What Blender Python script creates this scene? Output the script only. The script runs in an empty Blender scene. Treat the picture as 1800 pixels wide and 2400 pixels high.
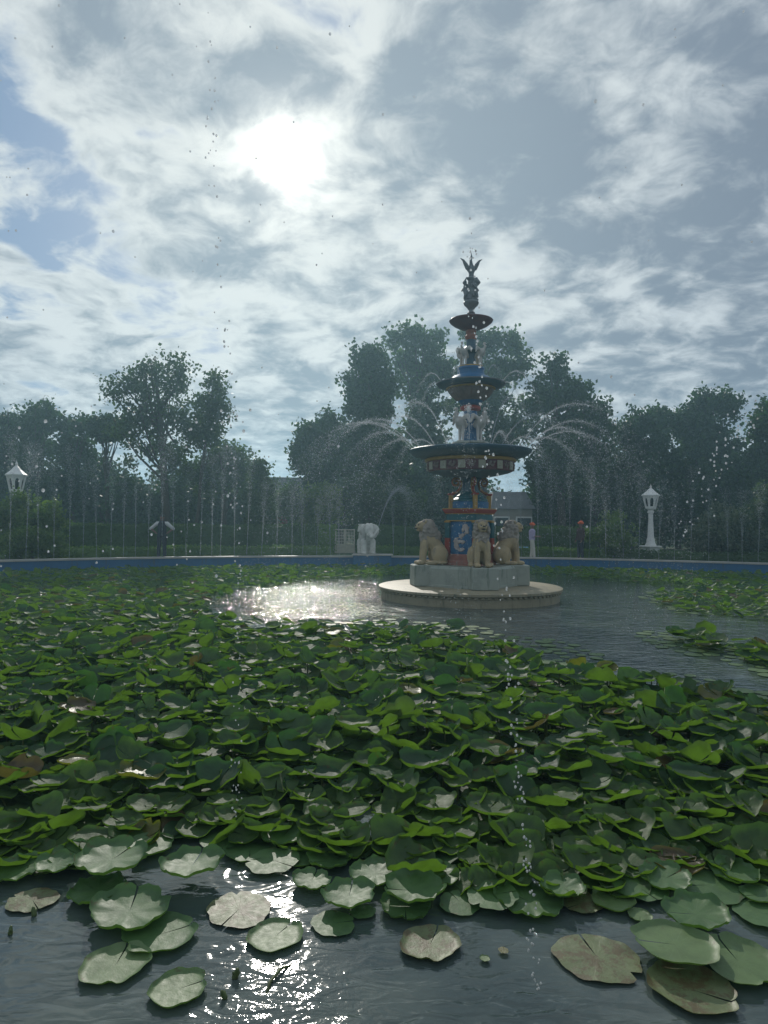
import bpy, bmesh, math, random
import numpy as np
from mathutils import Matrix, Vector, Euler
random.seed(11); rng = np.random.default_rng(11)
R = math.radians
scene = bpy.context.scene
C = scene.collection

# ------------------------------------------------------------------ camera
CAMZ = 1.75
PITCH, ROLL = R(1.1), R(0.5)
cam_data = bpy.data.cameras.new('camera'); cam = bpy.data.objects.new('camera', cam_data); C.objects.link(cam)
CAM = Matrix.Translation((0, 0, CAMZ)) @ Matrix.Rotation(R(90) + PITCH, 4, 'X') @ Matrix.Rotation(ROLL, 4, 'Z')
cam.matrix_world = CAM
cam_data.sensor_fit = 'VERTICAL'; cam_data.sensor_height = 36; cam_data.lens = 24
cam_data.clip_start = 0.05; cam_data.clip_end = 5000
scene.camera = cam
CAM3 = CAM.to_3x3()
def ray(px, py):
    return CAM3 @ Vector(((px - 900) / 1600, (1200 - py) / 1600, -1))
def P(px, py, D):                      # real point seen at a pixel of the photo, D metres ahead
    d = ray(px, py); return Vector((0, 0, CAMZ)) + d * (D / d.y)
def G(px, py, z=0.0):                  # point of the level z seen at a pixel
    d = ray(px, py); t = (z - CAMZ) / d.z; return Vector((0, 0, CAMZ)) + d * t

# ------------------------------------------------------------------ sky, sun, exposure
SUN = ray(672, 372).normalized()
SUN_EL = math.asin(SUN.z); SUN_AZ = math.atan2(SUN.x, SUN.y)
scene.view_settings.view_transform = 'Standard'; scene.view_settings.look = 'None'
scene.view_settings.exposure = 0.18; scene.view_settings.gamma = 1.0; scene.view_settings.use_curve_mapping = False
scene.render.engine = 'CYCLES'
cy = scene.cycles
cy.use_denoising = True; cy.max_bounces = 8; cy.diffuse_bounces = 3; cy.glossy_bounces = 3
cy.transmission_bounces = 6; cy.transparent_max_bounces = 8; cy.volume_bounces = 1
cy.caustics_reflective = False; cy.caustics_refractive = False; cy.sample_clamp_indirect = 6.0

SKY_STRENGTH = 0.1
class NT:
    def __init__(s, tree): s.t = tree; s.n = tree.nodes; s.l = tree.links
    def new(s, typ, **kw):
        nd = s.n.new(typ)
        for k, v in kw.items(): setattr(nd, k, v)
        return nd
    def put(s, sock, v):
        if isinstance(v, bpy.types.NodeSocket): s.l.new(v, sock)
        else: sock.default_value = v
    def math(s, op, a, b=0.0, c=0.0, clamp=False):
        nd = s.new('ShaderNodeMath', operation=op, use_clamp=clamp)
        s.put(nd.inputs[0], a); s.put(nd.inputs[1], b); s.put(nd.inputs[2], c); return nd.outputs[0]
    def vmath(s, op, a, b=(0, 0, 0), scale=None):
        nd = s.new('ShaderNodeVectorMath', operation=op)
        s.put(nd.inputs[0], a); s.put(nd.inputs[1], b)
        if scale is not None: s.put(nd.inputs['Scale'], scale)
        return nd.outputs['Value'] if op in ('DOT_PRODUCT', 'LENGTH', 'DISTANCE') else nd.outputs[0]
    def noise(s, vec, scale, detail=4, rough=0.5, dist=0.0, out='Fac'):
        nd = s.new('ShaderNodeTexNoise')
        if vec is not None: s.put(nd.inputs['Vector'], vec)
        s.put(nd.inputs['Scale'], scale); nd.inputs['Detail'].default_value = detail
        nd.inputs['Roughness'].default_value = rough; nd.inputs['Distortion'].default_value = dist
        return nd.outputs[out]
    def rng(s, v, a, b, c=0.0, d=1.0, smooth=True):
        nd = s.new('ShaderNodeMapRange', interpolation_type='SMOOTHSTEP' if smooth else 'LINEAR')
        for i, x in enumerate((v, a, b, c, d)): s.put(nd.inputs[i], x)
        return nd.outputs[0]
    def mix(s, f, a, b, mode='MIX'):
        nd = s.new('ShaderNodeMix', data_type='RGBA', blend_type=mode)
        s.put(nd.inputs[0], f)
        for sock, v in ((nd.inputs[6], a), (nd.inputs[7], b)):
            if isinstance(v, tuple) and len(v) == 3: v = v + (1,)
            s.put(sock, v)
        return nd.outputs[2]

world = bpy.data.worlds.new('World'); scene.world = world; world.use_nodes = True
w = NT(world.node_tree); w.n.clear()
sky = w.new('ShaderNodeTexSky', sky_type='NISHITA', sun_disc=False)
sky.sun_elevation = SUN_EL; sky.sun_rotation = SUN_AZ; sky.air_density = 1.0; sky.dust_density = 1.2; sky.altitude = 400
tc = w.new('ShaderNodeTexCoord'); dirn = tc.outputs['Generated']
sx = w.new('ShaderNodeSeparateXYZ'); w.put(sx.inputs[0], dirn)
zz = w.math('ADD', w.math('MAXIMUM', sx.outputs[2], 0.0), 0.22)
cx = w.new('ShaderNodeCombineXYZ'); w.put(cx.inputs[0], w.math('DIVIDE', sx.outputs[0], zz)); w.put(cx.inputs[1], w.math('DIVIDE', sx.outputs[1], zz))
cp = w.vmath('ADD', cx.outputs[0], (3.1, 1.7, 0.0))
warp = w.noise(cp, 3.0, 3, 0.5, 0, 'Color')
cp2 = w.vmath('ADD', cp, w.vmath('SCALE', w.vmath('SUBTRACT', warp, (0.5, 0.5, 0.5)), scale=0.22))
big = w.noise(cp2, 1.05, 3, 0.5)
mid = w.noise(cp2, 4.2, 7, 0.56)
fine = w.noise(cp2, 11.0, 6, 0.56)
dens = w.math('ADD', w.math('MULTIPLY', big, 0.34), w.math('ADD', w.math('MULTIPLY', mid, 0.44), w.math('MULTIPLY', fine, 0.26)))
# a few breaks and thick banks of this particular sky (direction, angular size, amount)
for (px, py, rad, amt) in ((20, 330, 0.13, -0.105), (80, 520, 0.08, -0.10), (40, 130, 0.06, -0.10), (1230, 615, 0.07, -0.12), (1150, 250, 0.16, 0.035), (980, 240, 0.08, 0.03), (1780, 520, 0.25, 0.06), (1250, 330, 0.14, 0.03), (1700, 800, 0.25, 0.03),
                           (640, 690, 0.05, -0.06), (400, 670, 0.05, -0.05), (690, 235, 0.04, -0.05), (1500, 90, 0.28, 0.06), (1420, 400, 0.14, -0.03), (1560, 250, 0.10, -0.03), (1300, 500, 0.10, 0.03), (250, 80, 0.12, 0.03), (480, 800, 0.10, -0.04)):
    v = ray(px, py).normalized()
    dd = w.vmath('DISTANCE', dirn, tuple(v))
    dens = w.math('ADD', dens, w.rng(dd, rad, rad * 0.1, 0.0, amt))
cover = w.rng(dens, 0.345, 0.445)
puff = w.noise(w.vmath('ADD', cp2, (7.0, 2.0, 0.0)), 8.0, 7, 0.58)
thick = w.rng(w.math('ADD', w.math('MULTIPLY', dens, 0.66), w.math('MULTIPLY', puff, 0.34)), 0.435, 0.595)
sd = w.math('MAXIMUM', w.vmath('DOT_PRODUCT', dirn, tuple(SUN)), 0.0)
g_wide = w.math('POWER', sd, 6.0); g_mid = w.math('POWER', sd, 40.0); g_hot = w.math('POWER', sd, 480.0); g_disc = w.math('POWER', sd, 3600.0)
k = 1.0 / SKY_STRENGTH
thin_c = w.mix(g_wide, (0.51 * k, 0.57 * k, 0.625 * k), (0.65 * k, 0.685 * k, 0.675 * k))
thick_c = w.mix(g_wide, (0.14 * k, 0.18 * k, 0.245 * k), (0.265 * k, 0.32 * k, 0.375 * k))
cl = w.mix(thick, thin_c, thick_c)
blue = w.mix(0.7, w.vmath('SCALE', sky.outputs[0], scale=0.6), (0.14 * k, 0.25 * k, 0.42 * k))
base = w.mix(cover, blue, cl)
# light scattered forward through the thin cloud round the sun
trans = w.math('SUBTRACT', 1.0, w.math('MULTIPLY', thick, 0.55))
glow = w.math('ADD', w.math('MULTIPLY', g_mid, 0.06 * k), w.math('ADD', w.math('MULTIPLY', g_hot, 0.62 * k), w.math('MULTIPLY', g_disc, 9.0 * k)))
glow = w.math('MULTIPLY', glow, trans)
gl = w.vmath('SCALE', (1.0, 0.94, 0.80), scale=glow)
tot = w.vmath('ADD', base, gl)
hz = w.rng(sx.outputs[2], 0.14, 0.0)
tot = w.mix(w.math('MULTIPLY', hz, 0.55), tot, (0.36 * k, 0.45 * k, 0.54 * k))
bg = w.new('ShaderNodeBackground'); w.put(bg.inputs[0], tot); bg.inputs[1].default_value = SKY_STRENGTH
ow = w.new('ShaderNodeOutputWorld'); w.l.new(bg.outputs[0], ow.inputs[0])

sun_data = bpy.data.lights.new('sun', 'SUN'); sun = bpy.data.objects.new('sun', sun_data); C.objects.link(sun)
sun_data.energy = 2.0; sun_data.angle = R(0.6); sun_data.color = (1.0, 0.95, 0.86)
sun.rotation_euler = SUN.to_track_quat('Z', 'Y').to_euler()

# ------------------------------------------------------------------ helpers
def tag(o, label=None, cat=None, group=None, kind=None):
    if label: o['label'] = label
    if cat: o['category'] = cat
    if group: o['group'] = group
    if kind: o['kind'] = kind
    return o
def empty(name, loc, rz=0.0):
    o = bpy.data.objects.new(name, None); C.objects.link(o); o.location = loc; o.rotation_euler = (0, 0, rz); o.empty_display_size = 0.2; return o
def link(name, me, mat=None, parent=None, smooth=False):
    if mat is not None:
        me.materials.clear(); me.materials.append(mat)
    if smooth: me.polygons.foreach_set('use_smooth', [True] * len(me.polygons))
    o = bpy.data.objects.new(name, me); C.objects.link(o)
    if parent: o.parent = parent
    return o
def from_bm(name, bm, mat=None, parent=None, smooth=False):
    me = bpy.data.meshes.new(name); bmesh.ops.recalc_face_normals(bm, faces=bm.faces[:]); bm.to_mesh(me); bm.free()
    return link(name, me, mat, parent, smooth)
def mesh_np(name, V, F):               # F: (n,3) or (n,4)
    me = bpy.data.meshes.new(name); V = np.asarray(V, dtype=np.float32); F = np.asarray(F, dtype=np.int32); k_ = F.shape[1]
    me.vertices.add(len(V)); me.vertices.foreach_set('co', V.ravel())
    me.loops.add(F.size); me.loops.foreach_set('vertex_index', F.ravel())
    me.polygons.add(len(F)); me.polygons.foreach_set('loop_start', np.arange(len(F), dtype=np.int32) * k_)
    me.polygons.foreach_set('loop_total', np.full(len(F), k_, dtype=np.int32))
    me.update(calc_edges=True); return me
def bm_box(bm, c, s, rz=0.0, taper=1.0, bevel=0.0):
    hx, hy, hz = s[0] / 2, s[1] / 2, s[2] / 2
    vs = [bm.verts.new((sx_ * hx * (taper if z_ > 0 else 1), sy_ * hy * (taper if z_ > 0 else 1), z_ * hz)) for z_ in (-1, 1) for sx_, sy_ in ((-1, -1), (1, -1), (1, 1), (-1, 1))]
    for f in ((0, 3, 2, 1), (4, 5, 6, 7), (0, 1, 5, 4), (1, 2, 6, 5), (2, 3, 7, 6), (3, 0, 4, 7)):
        bm.faces.new([vs[i] for i in f])
    M = Matrix.Translation(c) @ Matrix.Rotation(rz, 4, 'Z')
    if bevel:
        es = list({e for v in vs for e in v.link_edges})
        r = bmesh.ops.bevel(bm, geom=es, offset=bevel, segments=1, affect='EDGES')
        vs = list({v for f in r['faces'] for v in f.verts} | {v for v in vs if v.is_valid})
    bmesh.ops.transform(bm, matrix=M, verts=vs)
def bm_tube(bm, pts, rads, seg=8, cap=True):
    pts = [Vector(p) for p in pts]; rings = []
    for i, p in enumerate(pts):
        t = (pts[min(i + 1, len(pts) - 1)] - pts[max(i - 1, 0)]).normalized()
        a = t.cross(Vector((0, 0, 1)) if abs(t.z) < 0.9 else Vector((1, 0, 0))).normalized(); b = t.cross(a)
        rings.append([bm.verts.new(p + (a * math.cos(q) + b * math.sin(q)) * rads[i]) for q in (2 * math.pi * j / seg for j in range(seg))])
    for r0, r1 in zip(rings, rings[1:]):
        for j in range(seg): bm.faces.new((r0[j], r0[(j + 1) % seg], r1[(j + 1) % seg], r1[j]))
    if cap:
        bm.faces.new(rings[0][::-1]); bm.faces.new(rings[-1])
def bm_lathe(bm, prof, seg=48, mod=None, rot=0.0):     # prof: (r, z)
    rings = []
    for r, z in prof:
        if r < 1e-4: rings.append([bm.verts.new((0, 0, z))]); continue
        rings.append([bm.verts.new(((r * (mod(q, z) if mod else 1)) * math.sin(q), -(r * (mod(q, z) if mod else 1)) * math.cos(q), z)) for q in (rot + 2 * math.pi * j / seg for j in range(seg))])
    for a, b in zip(rings, rings[1:]):
        if len(a) == 1 and len(b) == 1: continue
        for j in range(seg):
            j2 = (j + 1) % seg
            if len(a) == 1: bm.faces.new((a[0], b[j2], b[j]))
            elif len(b) == 1: bm.faces.new((a[j], a[j2], b[0]))
            else: bm.faces.new((a[j], a[j2], b[j2], b[j]))
def lathe(name, prof, mat, parent, seg=48, smooth=True, mod=None, rot=0.0, sharp=True):
    bm = bmesh.new(); bm_lathe(bm, prof, seg, mod, rot)
    o = from_bm(name, bm, mat, parent, smooth)
    if smooth and sharp:
        o.data.set_sharp_from_angle(angle=R(38))
    return o
def box(name, c, s, mat, parent, rz=0.0, taper=1.0, bevel=0.0):
    bm = bmesh.new(); bm_box(bm, c, s, rz, taper, bevel); return from_bm(name, bm, mat, parent)
def organic(name, shapes, voxel, mat, parent=None, smooth_it=3, lump=0.0, lump_scale=12.0):
    """ellipsoids ('e', centre, radii[, euler]) and tapered capsules ('c', p0, p1, r0, r1) grown into one continuous skin"""
    bm = bmesh.new()
    for s in shapes:
        if s[0] == 'e':
            r = bmesh.ops.create_uvsphere(bm, u_segments=20, v_segments=12, radius=1)
            M = Matrix.Translation(s[1]) @ (Euler(s[3]).to_matrix().to_4x4() if len(s) > 3 else Matrix()) @ Matrix.Diagonal((*s[2], 1))
            bmesh.ops.transform(bm, matrix=M, verts=r['verts'])
        else:
            p0, p1 = Vector(s[1]), Vector(s[2])
            for p, q in ((p0, s[3]), (p1, s[4])):
                r = bmesh.ops.create_uvsphere(bm, u_segments=16, v_segments=10, radius=q * 0.995)
                bmesh.ops.translate(bm, verts=r['verts'], vec=p)
            if (p1 - p0).length > 1e-4: bm_tube(bm, [p0, p1], [s[3], s[4]], 16)
    bmesh.ops.recalc_face_normals(bm, faces=bm.faces[:])
    me = bpy.data.meshes.new(name); bm.to_mesh(me); bm.free()
    o = bpy.data.objects.new(name, me); C.objects.link(o)
    m = o.modifiers.new('a', 'REMESH'); m.mode = 'VOXEL'; m.voxel_size = voxel
    m = o.modifiers.new('b', 'SMOOTH'); m.iterations = smooth_it; m.factor = 0.5
    dg = bpy.context.evaluated_depsgraph_get(); dg.update()
    me2 = bpy.data.meshes.new_from_object(o.evaluated_get(dg)); o.modifiers.clear(); o.data = me2; bpy.data.meshes.remove(me); me2.name = name
    if lump:
        n = len(me2.vertices); co = np.empty(n * 3, np.float32); me2.vertices.foreach_get('co', co); co = co.reshape(-1, 3)
        no = np.empty(n * 3, np.float32); me2.vertices.foreach_get('normal', no); no = no.reshape(-1, 3)
        q = co * lump_scale
        d = np.sin(q[:, 0] * 3 + 1.3 * np.sin(q[:, 2] * 2)) * np.sin(q[:, 1] * 3.3 + q[:, 2]) + 0.6 * np.sin(q[:, 2] * 4.1 + 2 * np.sin(q[:, 0] * 2.2))
        me2.vertices.foreach_set('co', (co + no * d[:, None] * lump).ravel()); me2.update()
    if mat: me2.materials.append(mat)
    me2.polygons.foreach_set('use_smooth', [True] * len(me2.polygons))
    if parent: o.parent = parent
    return o
def copy_tree(o, parent=None):
    c = o.copy(); C.objects.link(c)
    if parent: c.parent = parent
    for ch in o.children: copy_tree(ch, c)
    return c

# ------------------------------------------------------------------ materials
def mat_new(name):
    m = bpy.data.materials.new(name); m.use_nodes = True; t = NT(m.node_tree); t.n.clear()
    out = t.new('ShaderNodeOutputMaterial'); return m, t, out
def paint(name, col, col2=None, rough=0.6, scale=6.0, bump=0.15, bscale=40.0, stain=None, spec=0.4, weather=0.6):
    """weathered solid: two tones mottled, fine relief, optional stain colour in its own drips"""
    m, t, out = mat_new(name); tc_ = t.new('ShaderNodeTexCoord'); v = tc_.outputs['Object']
    c2 = col2 or tuple(x * 0.62 for x in col)
    c = t.mix(t.rng(t.noise(v, scale, 6, 0.65), 0.40, 0.68, 0, weather), col, c2)
    if stain:
        sv = t.vmath('MULTIPLY', v, (7.0, 7.0, 1.4))
        c = t.mix(t.rng(t.noise(sv, 1.2, 5, 0.6), 0.52, 0.72, 0, 0.85), c, stain)
    p = t.new('ShaderNodeBsdfPrincipled'); t.put(p.inputs['Base Color'], c)
    t.put(p.inputs['Roughness'], rough); p.inputs['Specular IOR Level'].default_value = spec
    b = t.new('ShaderNodeBump'); b.inputs['Strength'].default_value = bump; b.inputs['Distance'].default_value = 0.02
    t.put(b.inputs['Height'], t.noise(v, bscale, 5, 0.6)); t.l.new(b.outputs[0], p.inputs['Normal'])
    t.l.new(p.outputs[0], out.inputs[0]); return m
def foliage(name, cols, trans=0.4, rough=0.5, nscale=0.8):
    m, t, out = mat_new(name)
    geo = t.new('ShaderNodeNewGeometry'); tc_ = t.new('ShaderNodeTexCoord')
    rp = t.new('ShaderNodeValToRGB'); t.put(rp.inputs[0], geo.outputs['Random Per Island'])
    el = rp.color_ramp.elements
    for i, c in enumerate(cols):
        e = el[i] if i < 2 else el.new(1.0)
        e.position = i / (len(cols) - 1); e.color = (*c, 1)
    c = t.mix(t.rng(t.noise(tc_.outputs['Object'], nscale, 3), 0.35, 0.7, 0, 0.5), rp.outputs[0], tuple(x * 0.6 for x in cols[0]))
    p = t.new('ShaderNodeBsdfPrincipled'); t.put(p.inputs['Base Color'], c); t.put(p.inputs['Roughness'], rough); p.inputs['Specular IOR Level'].default_value = 0.35
    tr = t.new('ShaderNodeBsdfTranslucent'); t.put(tr.inputs[0], t.mix(1.0, c, (1.3, 1.5, 0.6), 'MULTIPLY'))
    mx = t.new('ShaderNodeMixShader'); mx.inputs[0].default_value = trans
    t.l.new(p.outputs[0], mx.inputs[1]); t.l.new(tr.outputs[0], mx.inputs[2]); t.l.new(mx.outputs[0], out.inputs[0]); return m
M = {}
M['bark'] = paint('bark', (0.075, 0.06, 0.045), (0.035, 0.03, 0.025), 0.9, 5, 0.6, 25)
M['leaf_dark'] = foliage('leaf_dark', [(0.020, 0.052, 0.020), (0.033, 0.078, 0.026), (0.055, 0.11, 0.032)], 0.38)
M['leaf_airy'] = foliage('leaf_airy', [(0.04, 0.08, 0.035), (0.06, 0.11, 0.04), (0.09, 0.14, 0.05)], 0.45)
M['leaf_mid'] = foliage('leaf_mid', [(0.030, 0.060, 0.025), (0.05, 0.095, 0.032), (0.075, 0.12, 0.04)], 0.4)
M['leaf_bright'] = foliage('leaf_bright', [(0.07, 0.13, 0.03), (0.11, 0.18, 0.04), (0.15, 0.22, 0.06)], 0.45)
M['leaf_grey'] = foliage('leaf_grey', [(0.05, 0.085, 0.05), (0.11, 0.14, 0.10), (0.17, 0.19, 0.15)], 0.35)
M['leaf_hedge'] = foliage('leaf_hedge', [(0.045, 0.09, 0.026), (0.065, 0.125, 0.034), (0.09, 0.15, 0.04)], 0.4)
M['leaf_clipped'] = foliage('leaf_clipped', [(0.09, 0.17, 0.035), (0.12, 0.21, 0.045), (0.16, 0.25, 0.06)], 0.45)
M['flower_red'] = foliage('flower_red', [(0.16, 0.02, 0.03), (0.26, 0.03, 0.05), (0.05, 0.09, 0.03)], 0.4)
M['grass'] = paint('grass', (0.045, 0.085, 0.025), (0.03, 0.055, 0.018), 0.9, 0.7, 0.6, 30)
M['path'] = paint('path', (0.30, 0.27, 0.23), (0.2, 0.18, 0.15), 0.85, 2, 0.3, 40)
M['blue_wall'] = paint('blue_wall', (0.03, 0.13, 0.27), (0.03, 0.09, 0.18), 0.55, 1.2, 0.2, 20, stain=(0.06, 0.10, 0.13))
M['coping'] = paint('coping', (0.42, 0.40, 0.36), (0.28, 0.27, 0.24), 0.5, 2, 0.2, 30)
M['stone_tan'] = paint('stone_tan', (0.34, 0.29, 0.19), (0.22, 0.195, 0.13), 0.55, 3, 0.4, 30, stain=(0.10, 0.105, 0.065))
M['stone_grey'] = paint('stone_grey', (0.33, 0.35, 0.30), (0.21, 0.235, 0.195), 0.55, 3, 0.4, 25, stain=(0.12, 0.16, 0.12))
M['lion'] = paint('lion_stone', (0.46, 0.35, 0.20), (0.31, 0.25, 0.16), 0.65, 5, 0.3, 40, stain=(0.22, 0.19, 0.14))
M['mane'] = paint('mane_stone', (0.36, 0.31, 0.26), (0.19, 0.17, 0.15), 0.75, 7, 0.5, 40)
M['dark_eye'] = paint('dark_paint', (0.03, 0.025, 0.02), None, 0.4)
M['iron_grey'] = paint('iron_grey', (0.17, 0.185, 0.20), (0.10, 0.11, 0.13), 0.5, 8, 0.3, 40)
M['maroon'] = paint('maroon_paint', (0.16, 0.05, 0.06), (0.09, 0.05, 0.08), 0.4, 5)
M['blue'] = paint('blue_paint', (0.025, 0.135, 0.29), (0.025, 0.085, 0.18), 0.4, 6)
M['navy'] = paint('navy_paint', (0.05, 0.11, 0.16), (0.06, 0.13, 0.15), 0.4, 6)
M['teal'] = paint('teal_paint', (0.02, 0.12, 0.14), (0.02, 0.07, 0.08), 0.45, 6)
M['red'] = paint('red_paint', (0.34, 0.05, 0.035), (0.22, 0.04, 0.03), 0.45, 6)
M['brick_red'] = paint('faded_red_paint', (0.36, 0.14, 0.10), (0.26, 0.10, 0.08), 0.6, 6, stain=(0.25, 0.2, 0.17))
M['gold'] = paint('ochre_paint', (0.42, 0.25, 0.06), (0.28, 0.17, 0.05), 0.45, 6)
M['cream'] = paint('cream_paint', (0.45, 0.42, 0.33), (0.3, 0.28, 0.22), 0.55, 8)
M['pinkish'] = paint('flute_stone', (0.24, 0.18, 0.16), (0.15, 0.12, 0.11), 0.6, 6)
M['relief'] = paint('relief_white', (0.50, 0.42, 0.39), (0.34, 0.29, 0.27), 0.6, 9)
M['crane'] = paint('crane_paint', (0.62, 0.58, 0.54), (0.45, 0.41, 0.38), 0.6, 8)
M['white'] = paint('white_paint', (0.74, 0.73, 0.70), (0.58, 0.57, 0.54), 0.5, 3, 0.1, 30)
M['marble'] = paint('white_marble', (0.66, 0.64, 0.58), (0.45, 0.43, 0.38), 0.45, 4, 0.2, 25, stain=(0.25, 0.235, 0.2))
M['roof'] = paint('roof_dark', (0.045, 0.045, 0.05), (0.03, 0.03, 0.03), 0.8, 2)
M['plaster'] = paint('plaster', (0.34, 0.31, 0.27), (0.25, 0.23, 0.2), 0.85, 1)
M['slate'] = paint('slate_grey', (0.20, 0.20, 0.21), (0.14, 0.14, 0.15), 0.8, 1)
M['glass_dark'] = paint('window_dark', (0.02, 0.025, 0.03), None, 0.12)
M['hill'] = paint('hill_green', (0.10, 0.13, 0.10), (0.07, 0.095, 0.075), 0.95, 0.01)
M['skin'] = paint('skin', (0.22, 0.12, 0.08), (0.19, 0.10, 0.065), 0.55, 10, 0.05)
M['hair'] = paint('black_hair', (0.02, 0.018, 0.016), None, 0.5)
M['shirt_white'] = paint('white_cotton', (0.62, 0.61, 0.60), (0.5, 0.5, 0.5), 0.85, 10)
M['cloth_dark'] = paint('dark_cloth', (0.03, 0.035, 0.05), (0.02, 0.02, 0.03), 0.9, 10)
M['cloth_maroon'] = paint('brown_cloth', (0.07, 0.035, 0.035), (0.04, 0.02, 0.025), 0.9, 10)
M['shirt_lavender'] = paint('lavender_cotton', (0.44, 0.38, 0.54), (0.34, 0.29, 0.44), 0.85, 10)
M['trouser_pale'] = paint('pale_cotton', (0.55, 0.52, 0.46), (0.45, 0.43, 0.38), 0.85, 10)
M['orange'] = paint('orange_cloth', (0.75, 0.13, 0.03), (0.6, 0.09, 0.02), 0.8, 20)

def lily(name, tops, under, gloss=0.36, trans=0.42, rot=False, relief=0.32):
    m, t, out = mat_new(name)
    geo = t.new('ShaderNodeNewGeometry'); uv = t.new('ShaderNodeUVMap'); uv.uv_map = 'UVMap'
    rp = t.new('ShaderNodeValToRGB'); t.put(rp.inputs[0], geo.outputs['Random Per Island']); el = rp.color_ramp.elements
    for i, c in enumerate(tops):
        e = el[i] if i < 2 else el.new(1.0)
        e.position = i / (len(tops) - 1); e.color = (*c, 1)
    c0 = t.vmath('SUBTRACT', uv.outputs[0], (0.5, 0.5, 0.0))
    s = t.new('ShaderNodeSeparateXYZ'); t.put(s.inputs[0], c0)
    th = t.math('ARCTAN2', s.outputs[0], s.outputs[1]); rad = t.math('MULTIPLY', t.vmath('LENGTH', c0), 2.0)
    rz = t.math('MULTIPLY', geo.outputs['Random Per Island'], 40.0)
    pv = t.vmath('ADD', uv.outputs[0], t.vmath('SCALE', (1, 0.7, 0.3), scale=rz))
    vein = t.math('ABSOLUTE', t.math('SINE', t.math('MULTIPLY', t.math('ADD', th, t.math('MULTIPLY', t.noise(pv, 4.0, 2), 0.25)), 9.0)))
    vein = t.rng(vein, 0.0, 0.12, 1.0, 0.0)
    vein = t.math('MULTIPLY', vein, t.rng(rad, 0.95, 0.15))
    n1 = t.noise(pv, 3.0, 5, 0.6)
    col = t.mix(t.rng(n1, 0.35, 0.7, 0, 0.55), rp.outputs[0], tuple(x * 0.65 for x in tops[0]))
    col = t.mix(t.math('MULTIPLY', vein, 0.34), col, tuple(min(1, x * 1.8) for x in tops[-1]))
    brown = t.math('MULTIPLY', t.rng(t.noise(pv, 5.0, 6, 0.7), 0.57 if not rot else 0.46, 0.68 if not rot else 0.60), t.rng(rad, 0.55, 1.0) if not rot else 1.0)
    col = t.mix(t.math('MULTIPLY', brown, 0.75), col, (0.10, 0.065, 0.03))
    col = t.mix(geo.outputs['Backfacing'], col, t.mix(t.rng(n1, 0.3, 0.7), under, tuple(x * 0.7 for x in under)))
    p = t.new('ShaderNodeBsdfPrincipled'); t.put(p.inputs['Base Color'], col)
    t.put(p.inputs['Roughness'], t.math('ADD', t.math('MULTIPLY', t.noise(pv, 9.0, 4), 0.25), gloss - 0.12)); p.inputs['Specular IOR Level'].default_value = 0.5
    b = t.new('ShaderNodeBump'); b.inputs['Strength'].default_value = relief; b.inputs['Distance'].default_value = 0.012
    h = t.math('ADD', t.math('MULTIPLY', vein, -0.4), t.math('ADD', t.noise(pv, 7.0, 4, 0.6), t.math('MULTIPLY', t.noise(pv, 45.0, 3), 0.25)))
    t.put(b.inputs['Height'], h); t.l.new(b.outputs[0], p.inputs['Normal'])
    tr = t.new('ShaderNodeBsdfTranslucent'); t.put(tr.inputs[0], t.mix(1.0, col, (1.25, 1.6, 0.55), 'MULTIPLY'))
    mx = t.new('ShaderNodeMixShader'); mx.inputs[0].default_value = trans
    t.l.new(p.outputs[0], mx.inputs[1]); t.l.new(tr.outputs[0], mx.inputs[2]); t.l.new(mx.outputs[0], out.inputs[0]); return m
M['lily'] = lily('lily_green', [(0.034, 0.092, 0.038), (0.052, 0.125, 0.044), (0.090, 0.155, 0.042), (0.042, 0.108, 0.054)], (0.12, 0.19, 0.04), gloss=0.58, trans=0.42)
M['lily_yellow'] = lily('lily_yellowed', [(0.11, 0.13, 0.03), (0.17, 0.16, 0.03), (0.09, 0.11, 0.025)], (0.17, 0.16, 0.035))
M['lily_brown'] = lily('lily_withered', [(0.11, 0.08, 0.04), (0.09, 0.085, 0.035), (0.14, 0.09, 0.045)], (0.12, 0.09, 0.05), rot=True)
M['pad'] = lily('lily_pad_green', [(0.055, 0.14, 0.045), (0.08, 0.17, 0.055), (0.10, 0.18, 0.06)], (0.10, 0.18, 0.05), gloss=0.52, trans=0.22, relief=0.16)
M['pad_pale'] = lily('lily_pad_pale', [(0.12, 0.20, 0.075), (0.15, 0.23, 0.09)], (0.10, 0.17, 0.05), gloss=0.50, trans=0.18, relief=0.14)
M['pad_rot'] = lily('lily_pad_decayed', [(0.13, 0.17, 0.07), (0.16, 0.19, 0.085)], (0.10, 0.12, 0.05), gloss=0.5, trans=0.1, rot=True, relief=0.22)
M['stalk'] = paint('stalk', (0.08, 0.12, 0.035), (0.08, 0.06, 0.03), 0.5)

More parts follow.
